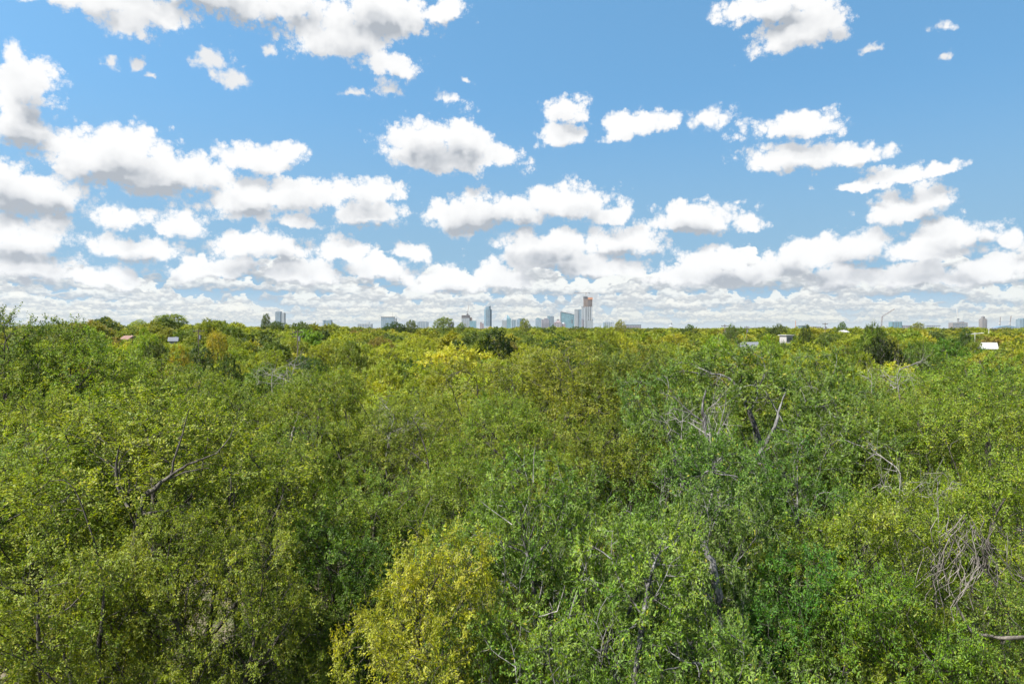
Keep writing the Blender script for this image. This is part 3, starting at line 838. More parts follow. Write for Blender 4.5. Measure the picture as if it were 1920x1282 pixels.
# ------------------------------------------------------------------ middle distance: named trees
MIDG = 'trees of the middle distance'
MID = [
    (862, 648, 82, 180, 'mid0', (.245, .215, .022), 'bright yellow tree below the slender glass tower'),
    (735, 645, 120, 120, 'mid1', LIME, 'yellow-lime tree left of the bright yellow tree'),
    (938, 620, 98, 115, 'mid2', (.011, .021, .007), 'near-black evergreen right above the bright yellow tree'),
    (200, 594, 190, 32, 'mid1', DARK, 'dark round tree standing up on the left skyline'),
    (318, 589, 230, 75, 'mid0', (.13, .16, .02), 'tall rounded green tree topping the left skyline'),
    (262, 599, 260, 40, 'mid2', (.17, .19, .07), 'pale hazy tree left of the tall rounded skyline tree'),
    (403, 600, 230, 40, 'mid2', (.07, .09, .022), 'dark tree on the skyline above the orange-yellow tree'),
    (405, 618, 130, 50, 'mid0', GOLD, 'orange-yellow tree below the left skyline'),
    (500, 588, 200, 20, 'mid1', (.05, .07, .02), 'slim dark tree beside the pale blue two-part tower'),
    (518, 602, 195, 38, 'mid0', (.045, .065, .02), 'low dark tree overlapping the foot of the two-part tower'),
    (740, 603, 240, 50, 'mid2', DARK, 'dark evergreen in front of the wide glass office block'),
    (770, 600, 240, 26, 'mid1', (.06, .075, .025), 'narrow dark tree right of the wide glass office block'),
    (832, 594, 230, 44, 'mid0', (.10, .12, .03), 'olive skyline tree left of the unfinished block with a crane'),
    (865, 604, 240, 24, 'mid2', (.09, .11, .03), 'small olive tree at the foot of the unfinished block'),
    (985, 597, 200, 26, 'mid1', (.13, .13, .04), 'thin ragged tree rising before the downtown blocks'),
    (1005, 612, 210, 60, 'mid0', (.085, .11, .022), 'green tree below the stepped lilac block'),
    (1035, 608, 220, 14, 'mid2', (.05, .08, .02), 'small dark tree in front of the pink gabled block'),
    (1085, 612, 230, 46, 'mid1', (.055, .07, .022), 'dark low tree below the sloped glass building'),
    (1130, 611, 150, 60, 'mid0', (.13, .15, .018), 'lime mound of a tree right of the tallest tower'),
    (1163, 599, 220, 26, 'mid2', (.17, .16, .07), 'pale thin tree between the two low blocks right of the tallest tower'),
    (1295, 608, 220, 24, 'mid1', (.05, .075, .02), 'small dark dome of a tree right of the dark spire'),
    (1370, 608, 170, 34, 'mid0', (.07, .09, .04), 'grey-green open tree on the skyline by the utility pole'),
    (1460, 607, 190, 36, 'mid2', (.06, .08, .03), 'ragged dark tree right of the low white block'),
    (1515, 609, 150, 28, 'mid1', (.045, .06, .02), 'dark spiky tree below the long grey-blue block'),
    (1580, 603, 200, 18, 'mid1', (.06, .09, .025), 'upright tree above the little white gable'),
    (1660, 632, 80, 85, 'mid1', (.010, .018, .006), 'almost black tree forming a dark hollow at right'),  # added tree; its near-black tint paints the shade of the hollow
    (1642, 605, 110, 55, 'mid0', (.050, .065, .016), 'dark-topped tree below the mobile crane'),
    (1625, 622, 96, 90, 'mid2', (.075, .095, .018), 'olive tree beside the dark hollow at right'),
    (1720, 604, 230, 28, 'mid0', (.13, .13, .05), 'pale olive umbrella-shaped tree on the right skyline'),
    (1808, 616, 150, 26, 'mid1', (.03, .055, .018), 'dark conical evergreen left of the white mast arm'),
    (1770, 636, 98, 120, 'mid2', (.055, .11, .02), 'fresh green tree left of the white roof'),
    (1730, 640, 90, 80, 'mid1', (.065, .092, .022), 'rounded blue-green tree left of the fresh green tree at right'),
    (1940, 630, 84, 125, 'mid0', (.165, .17, .016), 'large yellow-lime tree right of the white roof'),
    (1600, 660, 62, 110, 'mid1', (.115, .125, .02), 'olive round tree in front of the dark hollow'),
    (370, 650, 92, 80, 'mid1', (.036, .052, .018), 'dark thicket tree in the left valley'),  # leaf tint darkened to paint cloud shade over the valley
    (300, 640, 98, 70, 'mid0', (.034, .045, .015), 'dark brownish thicket tree left of the pale house'),  # same cloud shade put into the leaf tint
    (420, 665, 76, 70, 'mid2', (.042, .060, .018), 'dark green tree at the right end of the left valley thicket'),  # tint lowered here too, for the painted cloud shade
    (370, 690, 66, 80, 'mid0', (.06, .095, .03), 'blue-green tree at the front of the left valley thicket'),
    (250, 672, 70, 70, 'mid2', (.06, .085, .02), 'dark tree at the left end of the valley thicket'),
    (165, 612, 130, 90, 'mid1', (.14, .185, .018), 'bright green tree left of the dark round skyline tree'),
    (270, 616, 120, 60, 'mid2', (.14, .18, .018), 'lime tree below the pale hazy tree at left'),
    (330, 648, 88, 22, 'mid1', GOLD, 'small golden tree next to the pale house'),
    (660, 640, 100, 90, 'mid0', (.085, .10, .018), 'dark olive domed tree in the left centre belt'),
    (900, 634, 98, 120, 'mid2', (.105, .115, .016), 'olive tree left of the near-black evergreen'),
    (720, 685, 60, 100, 'mid2', (.15, .165, .018), 'lime-olive tree in front of the yellow-lime tree'),
    (810, 690, 58, 90, 'mid0', (.155, .165, .018), 'yellow-green tree at the foot of the bright yellow tree'),
    (1000, 645, 74, 110, 'mid1', (.15, .165, .016), 'lime tree in front of the near-black evergreen'),
    (1415, 655, 75, 70, 'mid0', (.20, .19, .02), 'yellow-lime tree below the grey roof right of centre'),
    (1440, 628, 110, 70, 'mid2', (.12, .175, .018), 'vivid green tree left of the white house front'),
    (1466, 639, 150, 22, 'mid0', (.06, .09, .02), 'small dark tree overlapping the left of the white house front'),
    (1490, 634, 165, 20, 'mid2', (.08, .11, .02), 'small green tree overlapping the right of the white house front'),
    (1400, 650, 120, 30, 'mid1', (.07, .095, .025), 'small tree overlapping the grey-blue roof'),
    (1840, 652, 120, 30, 'mid2', (.05, .10, .02), 'small green tree overlapping the left of the white roof'),
    (1824, 636, 125, 40, 'mid0', (.10, .13, .02), 'green tree hiding the foot of the white mast'),
    (1340, 628, 115, 70, 'mid1', (.115, .165, .018), 'bright green tree left of the grey roof'),
]
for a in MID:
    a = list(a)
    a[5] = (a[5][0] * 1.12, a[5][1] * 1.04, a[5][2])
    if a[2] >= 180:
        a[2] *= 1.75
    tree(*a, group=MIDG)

# ------------------------------------------------------------------ fill of the canopy between the named trees
LANDM = [(-200, 'at the left edge'), (130, 'below the dark round skyline tree'), (260, 'below the tall rounded skyline tree'), (390, 'left of the pale two-part tower'),
         (520, 'below the pale two-part tower'), (615, 'below the small notched tower'), (685, 'below the white striped block'), (745, 'below the wide glass office block'),
         (815, 'below the grey striped block'), (880, 'below the unfinished block'), (915, 'below the slender glass tower'), (965, 'below the white sail-topped tower'),
         (1030, 'below the stepped lilac block'), (1070, 'below the sloped glass building'), (1110, 'below the tallest tower'), (1180, 'below the long low block'),
         (1260, 'below the dark spire'), (1360, 'below the skyline pole'), (1420, 'below the low white block'), (1475, 'below the white house front'), (1550, 'below the long grey-blue block'),
         (1650, 'below the mobile crane'), (1720, 'below the umbrella-shaped tree'), (1796, 'below the brown block with a crane'), (1843, 'below the stone bell tower'), (1900, 'at the right edge')]
def tone(c):
    if c[0] > .2: return 'yellow'
    if c[0] > .15: return 'lime'
    if c[0] > c[1] * .95: return 'olive brown'
    if c[0] > .1: return 'olive'
    if c[1] < .075: return 'dark green'
    return 'green'
PAL = [((.135, .13, .022), 4), ((.115, .128, .018), 3), ((.17, .165, .018), 3), ((.14, .145, .016), 3), ((.07, .085, .022), 2.5), ((.05, .065, .02), 1.6), (DARK, .8), ((.235, .205, .02), .5), (BROWN, .6), ((.19, .175, .02), 1.5)]
rnd = random.Random(5)
def pick():
    return rnd.choices([p[0] for p in PAL], [p[1] for p in PAL])[0]
fill = []
tries = 0
pts = [(x, y) for x, y, r in placed]
while tries < 9000 and len(fill) < 175:
    tries += 1
    d = 35 + (rnd.random() ** 0.75) * 142
    px = rnd.uniform(-60, 1980)
    x = (px - CX) / F * d
    sp = 5.0 + d * 0.034
    if any((x - a) ** 2 + (d - b) ** 2 < sp * sp for a, b in pts):
        continue
    pts.append((x, d))
    fill.append((px, d))
fill.sort(key=lambda t: t[1])
info = []
for px, d in fill:
    x = (px - CX) / F * d
    top = ground_z(x, d) + rnd.uniform(10.6, 12.9) - (1.0 if d < 45 else 0)
    wpx = rnd.uniform(7.6, 10.2) * F / d
    c = tuple(v * k for v, k in zip(pick(), (1.12, 1.12, 1))) if d > 45 else rnd.choice([OLIVE, OLIVE2, (.10, .13, .02), GREEN])
    ytop = HY - (top - CAMZ) * F / d
    ytop = cap_top(px, wpx / 2, d, ytop)
    key = ('mid%d' % rnd.randrange(3)) if d > 42 else rnd.choice(['elm0', 'elm1', 'elm2'])
    zone = max((q for q in LANDM if px >= q[0]), key=lambda q: q[0])[1]
    rank = 'behind the near canopy' if d < 45 else 'in the middle belt' if d < 80 else 'in the far belt' if d < 125 else 'in the farthest belt'
    info.append([px, ytop, d, wpx, key, c, '%s tree %s %s' % (tone(c), rank, zone)])
from collections import defaultdict
gr = defaultdict(list)
for t in info:
    gr[t[6]].append(t)
ORD = ['leftmost', 'second from left', 'third from left', 'fourth from left', 'fifth from left', 'sixth from left', 'seventh from left']
for k, ts in gr.items():
    if len(ts) > 1:
        ts.sort(key=lambda t: t[0])
        for i, t in enumerate(ts):
            t[6] = ORD[min(i, 6)] + ' ' + k
for i, t in enumerate(info):
    tree(*t, group=MIDG, seed=900 + i)

# ------------------------------------------------------------------ far woods: one mass out to the city
def build_woods():
    P, S, Rz, T, I = [], [], [], [], []
    rr = random.Random(77)
    def add(x, y, r, h, tint):
        gz = ground_z(x, y)
        P.append((x, y, gz - 0.3))
        s = r / 4.4
        S.append((s, s, h / 11.2))
        Rz.append((0, 0, rr.uniform(0, 6.28)))
        T.append((tint[0] * 1.38, tint[1] * 1.48, tint[2] * .95, 1))
        I.append(rr.randrange(3))
    cols = [((.13, .145, .018), 4), ((.135, .13, .022), 3), ((.165, .17, .018), 3), ((.07, .09, .022), 3), ((.045, .06, .02), 2), ((.2, .18, .02), 1), (BROWN, .5)]
    def pickc():
        c = rr.choices([p[0] for p in cols], [p[1] for p in cols])[0]
        k = rr.uniform(.85, 1.15)
        return (c[0] * k, c[1] * k, c[2] * k)
    d = 120.0
    while d < 4200:
        sp = 7.4 + d * 0.010
        half = d * 0.80
        x = -half + rr.uniform(0, sp)
        while x < half:
            xx, yy = x + rr.uniform(-.4, .4) * sp, d + rr.uniform(-.4, .4) * sp
            if d > 170 or all((xx - a) ** 2 + (yy - b) ** 2 > 26 for a, b in pts):
                r = rr.uniform(.46, .68) * min(sp, 18)
                r = max(r, 3.4)
                hh = rr.uniform(7.6, 10.6) if rr.random() > .12 else rr.uniform(10.8, 12.6 if xx > -.25 * yy else 13.8)
                gz = ground_z(xx, yy)
                yt = HY - (gz + hh - CAMZ) * F / yy
                y2 = cap_top(xx / yy * F + CX, r * F / yy, yy, yt)
                hh = min(hh, CAMZ + (HY - y2) * yy / F - gz)
                if hh > 3:
                    add(xx, yy, r, hh, pickc())
            x += sp
        d += sp * (0.95 if d < 600 else 1.3)
    n = len(P)
    me = bpy.data.meshes.new('far_woods')
    me.from_pydata(P, [], [])
    def attr(nm, typ, data, key):
        a = me.attributes.new(nm, typ, 'POINT')
        a.data.foreach_set(key, np.array(data, dtype=np.float32 if key != 'value' else np.int32).ravel())
    attr('scl', 'FLOAT_VECTOR', S, 'vector')
    attr('rot', 'FLOAT_VECTOR', Rz, 'vector')
    attr('tint', 'FLOAT_COLOR', T, 'color')
    attr('idx', 'INT', I, 'value')
    o = link('far_woods', me)
    o['kind'] = 'stuff'
    o['label'] = 'unbroken mass of far treetops running out to the city skyline'
    o['category'] = 'woods'
    ng = bpy.data.node_groups.new('far_woods', 'GeometryNodeTree')
    ng.interface.new_socket('Geometry', in_out='INPUT', socket_type='NodeSocketGeometry')
    ng.interface.new_socket('Geometry', in_out='OUTPUT', socket_type='NodeSocketGeometry')
    N, Lk = ng.nodes, ng.links
    gi, go = N.new('NodeGroupInput'), N.new('NodeGroupOutput')
    iop = N.new('GeometryNodeInstanceOnPoints')
    def na(nm, typ):
        q = N.new('GeometryNodeInputNamedAttribute')
        q.data_type = typ
        q.inputs['Name'].default_value = nm
        return q.outputs['Attribute']
    jg = N.new('GeometryNodeJoinGeometry')
    for src in FARSRC:
        oi = N.new('GeometryNodeObjectInfo')
        oi.transform_space = 'ORIGINAL'
        oi.inputs['Object'].default_value = src
        oi.inputs['As Instance'].default_value = True
        Lk.new(oi.outputs['Geometry'], jg.inputs[0])
    Lk.new(gi.outputs[0], iop.inputs['Points'])
    Lk.new(jg.outputs[0], iop.inputs['Instance'])
    iop.inputs['Pick Instance'].default_value = True
    Lk.new(na('idx', 'INT'), iop.inputs['Instance Index'])
    e2r = N.new('FunctionNodeEulerToRotation')
    Lk.new(na('rot', 'FLOAT_VECTOR'), e2r.inputs[0])
    Lk.new(e2r.outputs[0], iop.inputs['Rotation'])
    Lk.new(na('scl', 'FLOAT_VECTOR'), iop.inputs['Scale'])
    Lk.new(iop.outputs[0], go.inputs[0])
    md = o.modifiers.new('woods', 'NODES')
    md.node_group = ng
    print('far woods', n)


# three trees of the far belt, whose crown shapes recur in the woods behind them
FARSRC = []
for i, (px, yt, d, w, c, lab) in enumerate([
        (580, 617, 185, 70, (.12, .15, .02), 'green tree in the last countable row just left of the notched tower'),
        (1235, 617, 185, 70, (.13, .15, .02), 'olive tree in the last countable row left of the dark spire'),
        (1700, 617, 180, 70, (.10, .14, .02), 'green tree in the last countable row under the teal block')]):
    t = tree(px, yt, d, w, 'far%d' % i, c, lab, group=MIDG)
    FARSRC.append([q for q in t.children if q.name.startswith('crown')][0])
build_woods()

# ------------------------------------------------------------------ mesh helper for built things
class MB:
    def __init__(s):
        s.v, s.f = [], []
    def hull(s, bot, top):
        n, b = len(bot), len(s.v)
        s.v += list(bot) + list(top)
        s.f.append(tuple(b + i for i in reversed(range(n))))
        s.f.append(tuple(b + n + i for i in range(n)))
        for i in range(n):
            j = (i + 1) % n
            s.f.append((b + i, b + j, b + n + j, b + n + i))
        return s
    def box(s, x0, x1, y0, y1, z0, z1):
        q = [(x0, y0), (x1, y0), (x1, y1), (x0, y1)]
        return s.hull([(a, b, z0) for a, b in q], [(a, b, z1) for a, b in q])
    def bar(s, a, b, r, r2=None, n=4):
        a, b = Vector(a), Vector(b)
        d = (b - a).normalized()
        u = d.cross(Vector((0, 0, 1)) if abs(d.z) < .9 else Vector((1, 0, 0))).normalized()
        w = d.cross(u)
        r2 = r if r2 is None else r2
        ring = lambda c, rr: [tuple(c + (u * math.cos(2 * math.pi * (k + .5) / n) + w * math.sin(2 * math.pi * (k + .5) / n)) * rr) for k in range(n)]
        return s.hull(ring(a, r), ring(b, r2))
    def build(s, name, mat, parent=None, loc=None):
        me = bpy.data.meshes.new(name)
        me.from_pydata(s.v, [], s.f)
        me.materials.append(mat)
        return link(name, me, parent, loc)

def thing(name, label, cat, loc, rz=0.0, group=None):
    o = bpy.data.objects.new(name, None)
    COL.objects.link(o)
    o.location = loc
    o.rotation_euler = (0, 0, rz)
    o['label'] = label
    o['category'] = cat
    if group:
        o['group'] = group
    return o

G_BLUE = facade_mat('blue_glass', (0.090, 0.149, 0.198), (0.189, 0.225, 0.252), 7, 4, .18, .28)
G_TEAL = facade_mat('teal_glass', (0.064, 0.140, 0.173), (0.140, 0.217, 0.242), 8, 4, .12, .25)
G_DEEP = facade_mat('slate_glass', (0.064, 0.120, 0.160), (0.160, 0.224, 0.264), 6, 4, .25, .2)
G_PALE = facade_mat('pale_glass', (0.129, 0.163, 0.187), (0.211, 0.224, 0.231), 6, 4, .3, .3)
C_WHITE = plain_mat('white_concrete', (.25, .27, .29), .7, .3, .08, .05)
C_GREY = plain_mat('grey_concrete', (.13, .14, .155), .8, .2, .12, .05)
C_LILAC = facade_mat('lilac_stone', (0.072, 0.081, 0.108), (0.180, 0.171, 0.189), 8, 4, .5, .35)
C_PINK = facade_mat('pink_granite', (0.072, 0.068, 0.081), (0.198, 0.153, 0.153), 8, 4, .5, .35)
C_BROWN = facade_mat('bare_floors', (0.053, 0.041, 0.038), (0.180, 0.135, 0.112), 9, 4, .15, .4, .8)
C_DARK = plain_mat('dark_metal', (.06, .06, .065), .6, .4, .1, .3)
C_STEEL = plain_mat('crane_steel', (.16, .13, .12), .6, .4, .1, .3)
C_WSTEEL = plain_mat('white_steel', (.45, .45, .44), .5, .4, .05, .3)
C_STONE = facade_mat('limestone', (0.090, 0.086, 0.090), (0.180, 0.167, 0.162), 5, 5, .5, .45)
C_RUST = plain_mat('red_safety_net', (.34, .16, .09), .9, .1, .2, .1)

D0 = 4400.0
def mx(dpx, d=D0): return dpx * d / F
def zt(py, d=D0): return CAMZ + (HY - py) / F * d
def building(x0, x1, label, name='tower', d=D0, cat='building', rz=0.0):
    px = (x0 + x1) / 2
    return thing(name, label, cat, (mx(px - CX, d), d, 0.0), rz, 'city skyline'), px, d
def blk(t, x0, x1, ytop, mat, name='wall', depth=None, ybot=None, front=0.0):
    """a block of the building t between photo columns x0 and x1, up to row ytop"""
    o, px, d = t
    a, b = mx(x0 - px, d), mx(x1 - px, d)
    dep = depth or (b - a)
    z0 = -8.0 if ybot is None else zt(ybot, d)
    return MB().box(a, b, -dep / 2 - front, dep / 2, z0, zt(ytop, d)).build(name, mat, o)
def fins(t, x0, x1, n, ytop, mat, name='pilaster', depth=30, wfrac=.35, ybot=None, proud=1.5):
    o, px, d = t
    a, b = mx(x0 - px, d), mx(x1 - px, d)
    s = (b - a) / n
    w = s * wfrac
    me = None
    for i in range(n):
        c = a + s * (i + .5)
        if me is None:
            q = MB().box(-w / 2, w / 2, -depth / 2 - proud, -depth / 2 + .01, -8.0 if ybot is None else zt(ybot, d), zt(ytop, d) - .5).build(name, mat, o)
            me = q.data
        else:
            q = link(name, me, o)
        q.location.x = c
def belts(t, x0, x1, y0, y1, n, mat, name='floor_slab', depth=30, th=1.2, proud=1.2):
    o, px, d = t
    a, b = mx(x0 - px, d), mx(x1 - px, d)
    me = None
    for i in range(n):
        z = zt(y0 + (y1 - y0) * (i + .5) / n, d)
        if me is None:
            q = MB().box(a - proud, b + proud, -depth / 2 - proud, depth / 2 + proud, -th / 2, th / 2).build(name, mat, o)
            me = q.data
        else:
            q = link(name, me, o)
        q.location.z = z

def lattice(o, a, b, w, name, mat, r=.25):
    """open lattice beam"""
    a, b = Vector(a), Vector(b)
    m = MB()
    d = (b - a).normalized()
    u = d.cross(Vector((0, 1, 0))).normalized() * (w / 2)
    v = d.cross(u).normalized() * (w / 2)
    n = max(3, int((b - a).length / (w * 1.6)))
    cs = [u + v, u - v, -u - v, -u + v]
    for c in cs:
        m.bar(a + c, b + c, r)
    for i in range(n):
        p, q = a.lerp(b, i / n), a.lerp(b, (i + 1) / n)
        for k in range(4):
            m.bar(p + cs[k], q + cs[(k + 1) % 4], r * .6)
    return m.build(name, mat, o)

# --- skyline, left to right
t = building(518, 534.5, 'pale blue two-part glass tower rising alone at left', rz=0)
blk(t, 518, 528, 584.5, G_BLUE, 'wall', 34, front=2); blk(t, 528, 534.5, 586.5, G_PALE, 'side_wall', 30)
fins(t, 518, 528, 4, 584.5, C_WHITE, 'mullion', 38, .08); blk(t, 519, 527, 583.8, C_GREY, 'parapet', 24, 584.5)
t = building(607, 622, 'small blue-green tower with two notched corner tips', d=4000)
blk(t, 607.5, 621.5, 601.5, G_TEAL, 'wall', 36); fins(t, 607.5, 621.5, 5, 601.5, C_WHITE, 'mullion', 36, .22)
blk(t, 607, 610, 600, G_BLUE, 'corner_bay', 38, front=1.2); blk(t, 619, 622, 600, G_BLUE, 'corner_bay', 38, front=1.2); blk(t, 612, 617, 600.6, C_GREY, 'penthouse', 14, 601.5)
t = building(671, 698, 'white apartment block with dark vertical stripes', d=3600)
blk(t, 671, 698, 607.2, G_DEEP, 'wall', 22); fins(t, 671, 698, 9, 607.0, C_WHITE, 'pilaster', 22, .55); blk(t, 686.5, 693, 603.5, C_WHITE, 'penthouse', 12, 607.2)
blk(t, 671, 698, 606.8, C_WHITE, 'parapet', 23, 607.5)
t = building(715.5, 743.5, 'wide light blue glass office block with a thin antenna', d=4200)
blk(t, 715.5, 739.5, 594.5, G_BLUE, 'wall', 40); blk(t, 739.5, 743.5, 596.5, G_PALE, 'side_wall', 36); fins(t, 717, 739, 5, 594.5, C_WHITE, 'mullion', 40, .06)
o = t[0]; MB().bar((mx(736 - t[1], t[2]), 0, zt(595, t[2])), (mx(736 - t[1], t[2]), 0, zt(583, t[2])), .9, .3).build('antenna', C_GREY, o)
blk(t, 715.2, 739.8, 594.0, C_DARK, 'parapet', 42, 595.0)
t = building(782, 803, 'grey striped slab block between two dark trees', d=3800)
blk(t, 782, 803, 603.5, G_DEEP, 'wall', 30); fins(t, 782, 803, 7, 603.2, C_WHITE, 'pilaster', 30, .45); blk(t, 786, 800, 602.6, C_GREY, 'roof_plant', 18, 603.5)
t = building(841, 851, 'small grey block left of the unfinished block', d=3900)
blk(t, 841, 851, 603.5, C_LILAC, 'wall', 24); fins(t, 841, 851, 3, 603.3, C_WHITE, 'pilaster', 24, .4)
t = building(866, 893, 'unfinished block with dark open top floors and lower glass wing', d=4300)
blk(t, 866, 881, 596.5, G_PALE, 'wall', 40); blk(t, 866, 881, 591, C_BROWN, 'open_floors', 38, 596.5); belts(t, 866, 881, 591, 596.5, 4, C_GREY, 'floor_slab', 38)
blk(t, 881, 885.3, 595.2, C_BROWN, 'stair_core', 30); blk(t, 881, 893, 601.5, G_TEAL, 'wing', 34, front=4); blk(t, 875, 878.5, 588, C_DARK, 'lift_core', 12, 591)
fins(t, 866, 881, 4, 596.5, C_WHITE, 'mullion', 40, .1)
tc = thing('tower_crane', 'thin luffing crane standing on the unfinished block', 'crane', (mx(877 - CX, 4300), 4300, zt(588, 4300)))
lattice(tc, (0, 0, 0), (0, 0, 9), 3, 'mast', C_STEEL, .5); lattice(tc, (0, 0, 9), (8, 0, 52), 2.6, 'jib', C_STEEL, .5); MB().box(-9, -1, -2, 2, 8, 12).build('counterweight', C_GREY, tc)
t = building(900, 907, 'small pinkish block left of the slender glass tower', d=3900)
blk(t, 900.5, 907, 606, C_PINK, 'wall', 18); blk(t, 900, 903.5, 604, C_PINK, 'gable_bay', 16)
# slender tower with a slanted sail top
t = building(908, 922, 'slender dark glass tower with a slanted sail-shaped top', d=4400)
o, px, d = t
def prof(x, y): return (mx(x - px, d), zt(y, d))
m = MB()
w = mx(7, d)
oct_ = [(w * a, w * b) for a, b in ((-1, -.45), (-.55, -.85), (.55, -.85), (1, -.45), (1, .45), (.55, .85), (-.55, .85), (-1, .45))]
m.hull([(a, b, -8) for a, b in oct_], [(a, b, zt(580, d)) for a, b in oct_]).build('wall', G_DEEP, o)
c_ = [(a * .7, b * .7) for a, b in oct_]
MB().hull([(a, b, zt(580, d)) for a, b in c_], [(a, b, zt(576.6, d) + (a / (w * .7) + 1) / 2 * mx(3.2, d)) for a, b in c_]).build('crown', G_DEEP, o)
for k in (-1, -.33, .33, 1):
    MB().box(k * w * .5 - .6, k * w * .5 + .6, -w * .85 - 1.4, -w * .85 + .1, -8, zt(580, d) - 1).build('mullion', C_WHITE if k < 0 else C_GREY, o)
blk(t, 905, 918, 611.5, C_WHITE, 'podium', 60)
# folded spire tower
t = building(941, 958, 'white tower with a pointed sail-like folded glass crown', d=4500)
o, px, d = t
blk(t, 941, 950, 600, G_PALE, 'wall', 36); blk(t, 950, 958, 597, G_TEAL, 'side_wall', 34)
def wedge(xa, xb, xt, y0, yt, mat, nm, dep=20):
    b = [(mx(xa - px, d), -dep / 2), (mx(xb - px, d), -dep / 2), (mx(xb - px, d), dep / 2), (mx(xa - px, d), dep / 2)]
    c = mx(xt - px, d)
    MB().hull([(p, q, zt(y0, d)) for p, q in b], [(c + (p - c) * .06, q * .1, zt(yt, d)) for p, q in b]).build(nm, mat, o)
wedge(944, 949.8, 949.2, 600, 588, C_WHITE, 'crown_fold', 26); wedge(950, 957, 951, 597, 590, G_TEAL, 'crown_fold', 26); wedge(941, 945.5, 944, 600, 596.5, G_PALE, 'crown_fold', 20)
t = building(959, 968, 'short blue block right of the sail-topped tower', d=4300)
blk(t, 959, 968, 600.3, G_DEEP, 'wall', 30); fins(t, 959, 968, 3, 600.3, C_WHITE, 'mullion', 30, .2); blk(t, 960.5, 967, 599.6, C_DARK, 'roof_plant', 18, 600.3)
t = building(969, 981, 'blue stepped block behind the thin ragged tree', d=4500)
blk(t, 969, 975, 599, G_BLUE, 'wall', 36); blk(t, 972, 981.5, 597, G_DEEP, 'upper_wall', 30); fins(t, 972, 981, 4, 597, C_GREY, 'mullion', 30, .2)
t = building(1004, 1015, 'teal block with a low curved crown', d=4500)
o, px, d = t
blk(t, 1004, 1015, 598, G_BLUE, 'wall', 34); q = MB()
arc = [(mx(1004.3 + 10.4 * k / 8 - px, d), zt(598 - 2.2 * math.sin(math.pi * (k / 8) ** .7), d)) for k in range(9)]
q.v = [(a, -15, z) for a, z in arc] + [(a, 15, z) for a, z in arc]; q.f = [tuple(range(9)), tuple(reversed(range(9, 18)))] + [(i + 1, i, 9 + i, 10 + i) for i in range(8)] + [(0, 8, 17, 9)]
q.build('curved_crown', G_TEAL, o)
t = building(1015, 1030, 'stepped lilac stone block with vertical ribs', d=4000)
blk(t, 1015, 1030, 599.5, C_LILAC, 'wall', 34, front=3); blk(t, 1020, 1027.5, 596.3, C_LILAC, 'upper_wall', 24); fins(t, 1015, 1030, 6, 605, C_GREY, 'pilaster', 40, .4); blk(t, 1015, 1030, 598.9, C_GREY, 'parapet', 36, 599.5)
t = building(1026, 1038.5, 'blue twin-topped glass block behind the lilac block', d=4700)
blk(t, 1026, 1031, 592.2, G_DEEP, 'wall', 30); blk(t, 1031.6, 1038.5, 592.6, G_BLUE, 'wall', 34); fins(t, 1031.6, 1038.5, 3, 592.6, C_GREY, 'mullion', 34, .2); blk(t, 1030.5, 1032, 595, G_DEEP, 'link', 24)
t = building(1039, 1060, 'pink gabled stone block with a small round dome beside it', d=3800)
o, px, d = t
blk(t, 1039, 1053, 604.5, C_PINK, 'wall', 30); wedge(1041, 1052, 1046.5, 604.5, 598.7, C_PINK, 'gable', 26); fins(t, 1039, 1053, 5, 606, C_WHITE, 'pilaster', 30, .35); blk(t, 1044.5, 1048.5, 598.4, C_DARK, 'lantern', 8, 601)
blk(t, 1053, 1060, 607.5, C_PINK, 'wing', 26)
rg = [(mx(3, d) * math.cos(a) + mx(1056.5 - px, d), mx(3, d) * math.sin(a)) for a in np.linspace(0, 2 * math.pi, 12, endpoint=False)]
q = MB()
for a0, a1 in ((0, .35), (.35, .75), (.75, 1.2)):
    f0, f1 = math.cos(a0), math.cos(a1)
    cx_ = mx(1056.5 - px, d)
    q.hull([(cx_ + (a - cx_) * f0, b * f0, zt(607.5, d) + mx(3.4, d) * math.sin(a0)) for a, b in rg], [(cx_ + (a - cx_) * f1, b * f1, zt(607.5, d) + mx(3.4, d) * math.sin(a1)) for a, b in rg])
q.build('dome', C_WHITE, o)
# sloped glass building
t = building(1051, 1076, 'teal glass building with a roof sloping down to the right', d=4500)
o, px, d = t
q = MB(); a, b, dp = mx(1051.5 - px, d), mx(1076 - px, d), 20
q.hull([(a, -dp, -8), (b, -dp, -8), (b, dp, -8), (a, dp, -8)], [(a, -dp, zt(585, d)), (b, -dp, zt(590.3, d)), (b, dp, zt(590.3, d)), (a, dp, zt(585, d))]).build('wall', G_TEAL, o)
q = MB(); q.hull([(a - 1, -dp - 1.5, zt(585, d)), (b + 1, -dp - 1.5, zt(590.3, d)), (b + 1, dp + 1, zt(590.3, d)), (a - 1, dp + 1, zt(585, d))], [(a - 1, -dp - 1.5, zt(584.3, d)), (b + 1, -dp - 1.5, zt(589.6, d)), (b + 1, dp + 1, zt(589.6, d)), (a - 1, dp + 1, zt(584.3, d))]).build('roof_edge', C_DARK, o)
MB().box(a - 3, a, -dp - 1.5, dp, -8, zt(585.2, d)).build('edge_fin', C_GREY, o); MB().box(mx(1071 - px, d), mx(1073 - px, d), -dp - .5, -dp + .1, zt(606, d), zt(599, d)).build('recess', C_DARK, o)
t = building(1076, 1089.5, 'pale grey-blue residential tower left of the tallest', d=4400)
blk(t, 1077, 1084.2, 580.5, G_PALE, 'wall', 34, front=2); blk(t, 1084.2, 1089.6, 579.7, G_BLUE, 'side_wall', 32); fins(t, 1077, 1084.2, 3, 584, C_WHITE, 'balcony_stack', 38, .4); blk(t, 1077.4, 1084, 579.9, C_GREY, 'parapet', 30, 580.5)
t = building(1090, 1095, 'slim white slab tower touching the tallest tower', d=4600)
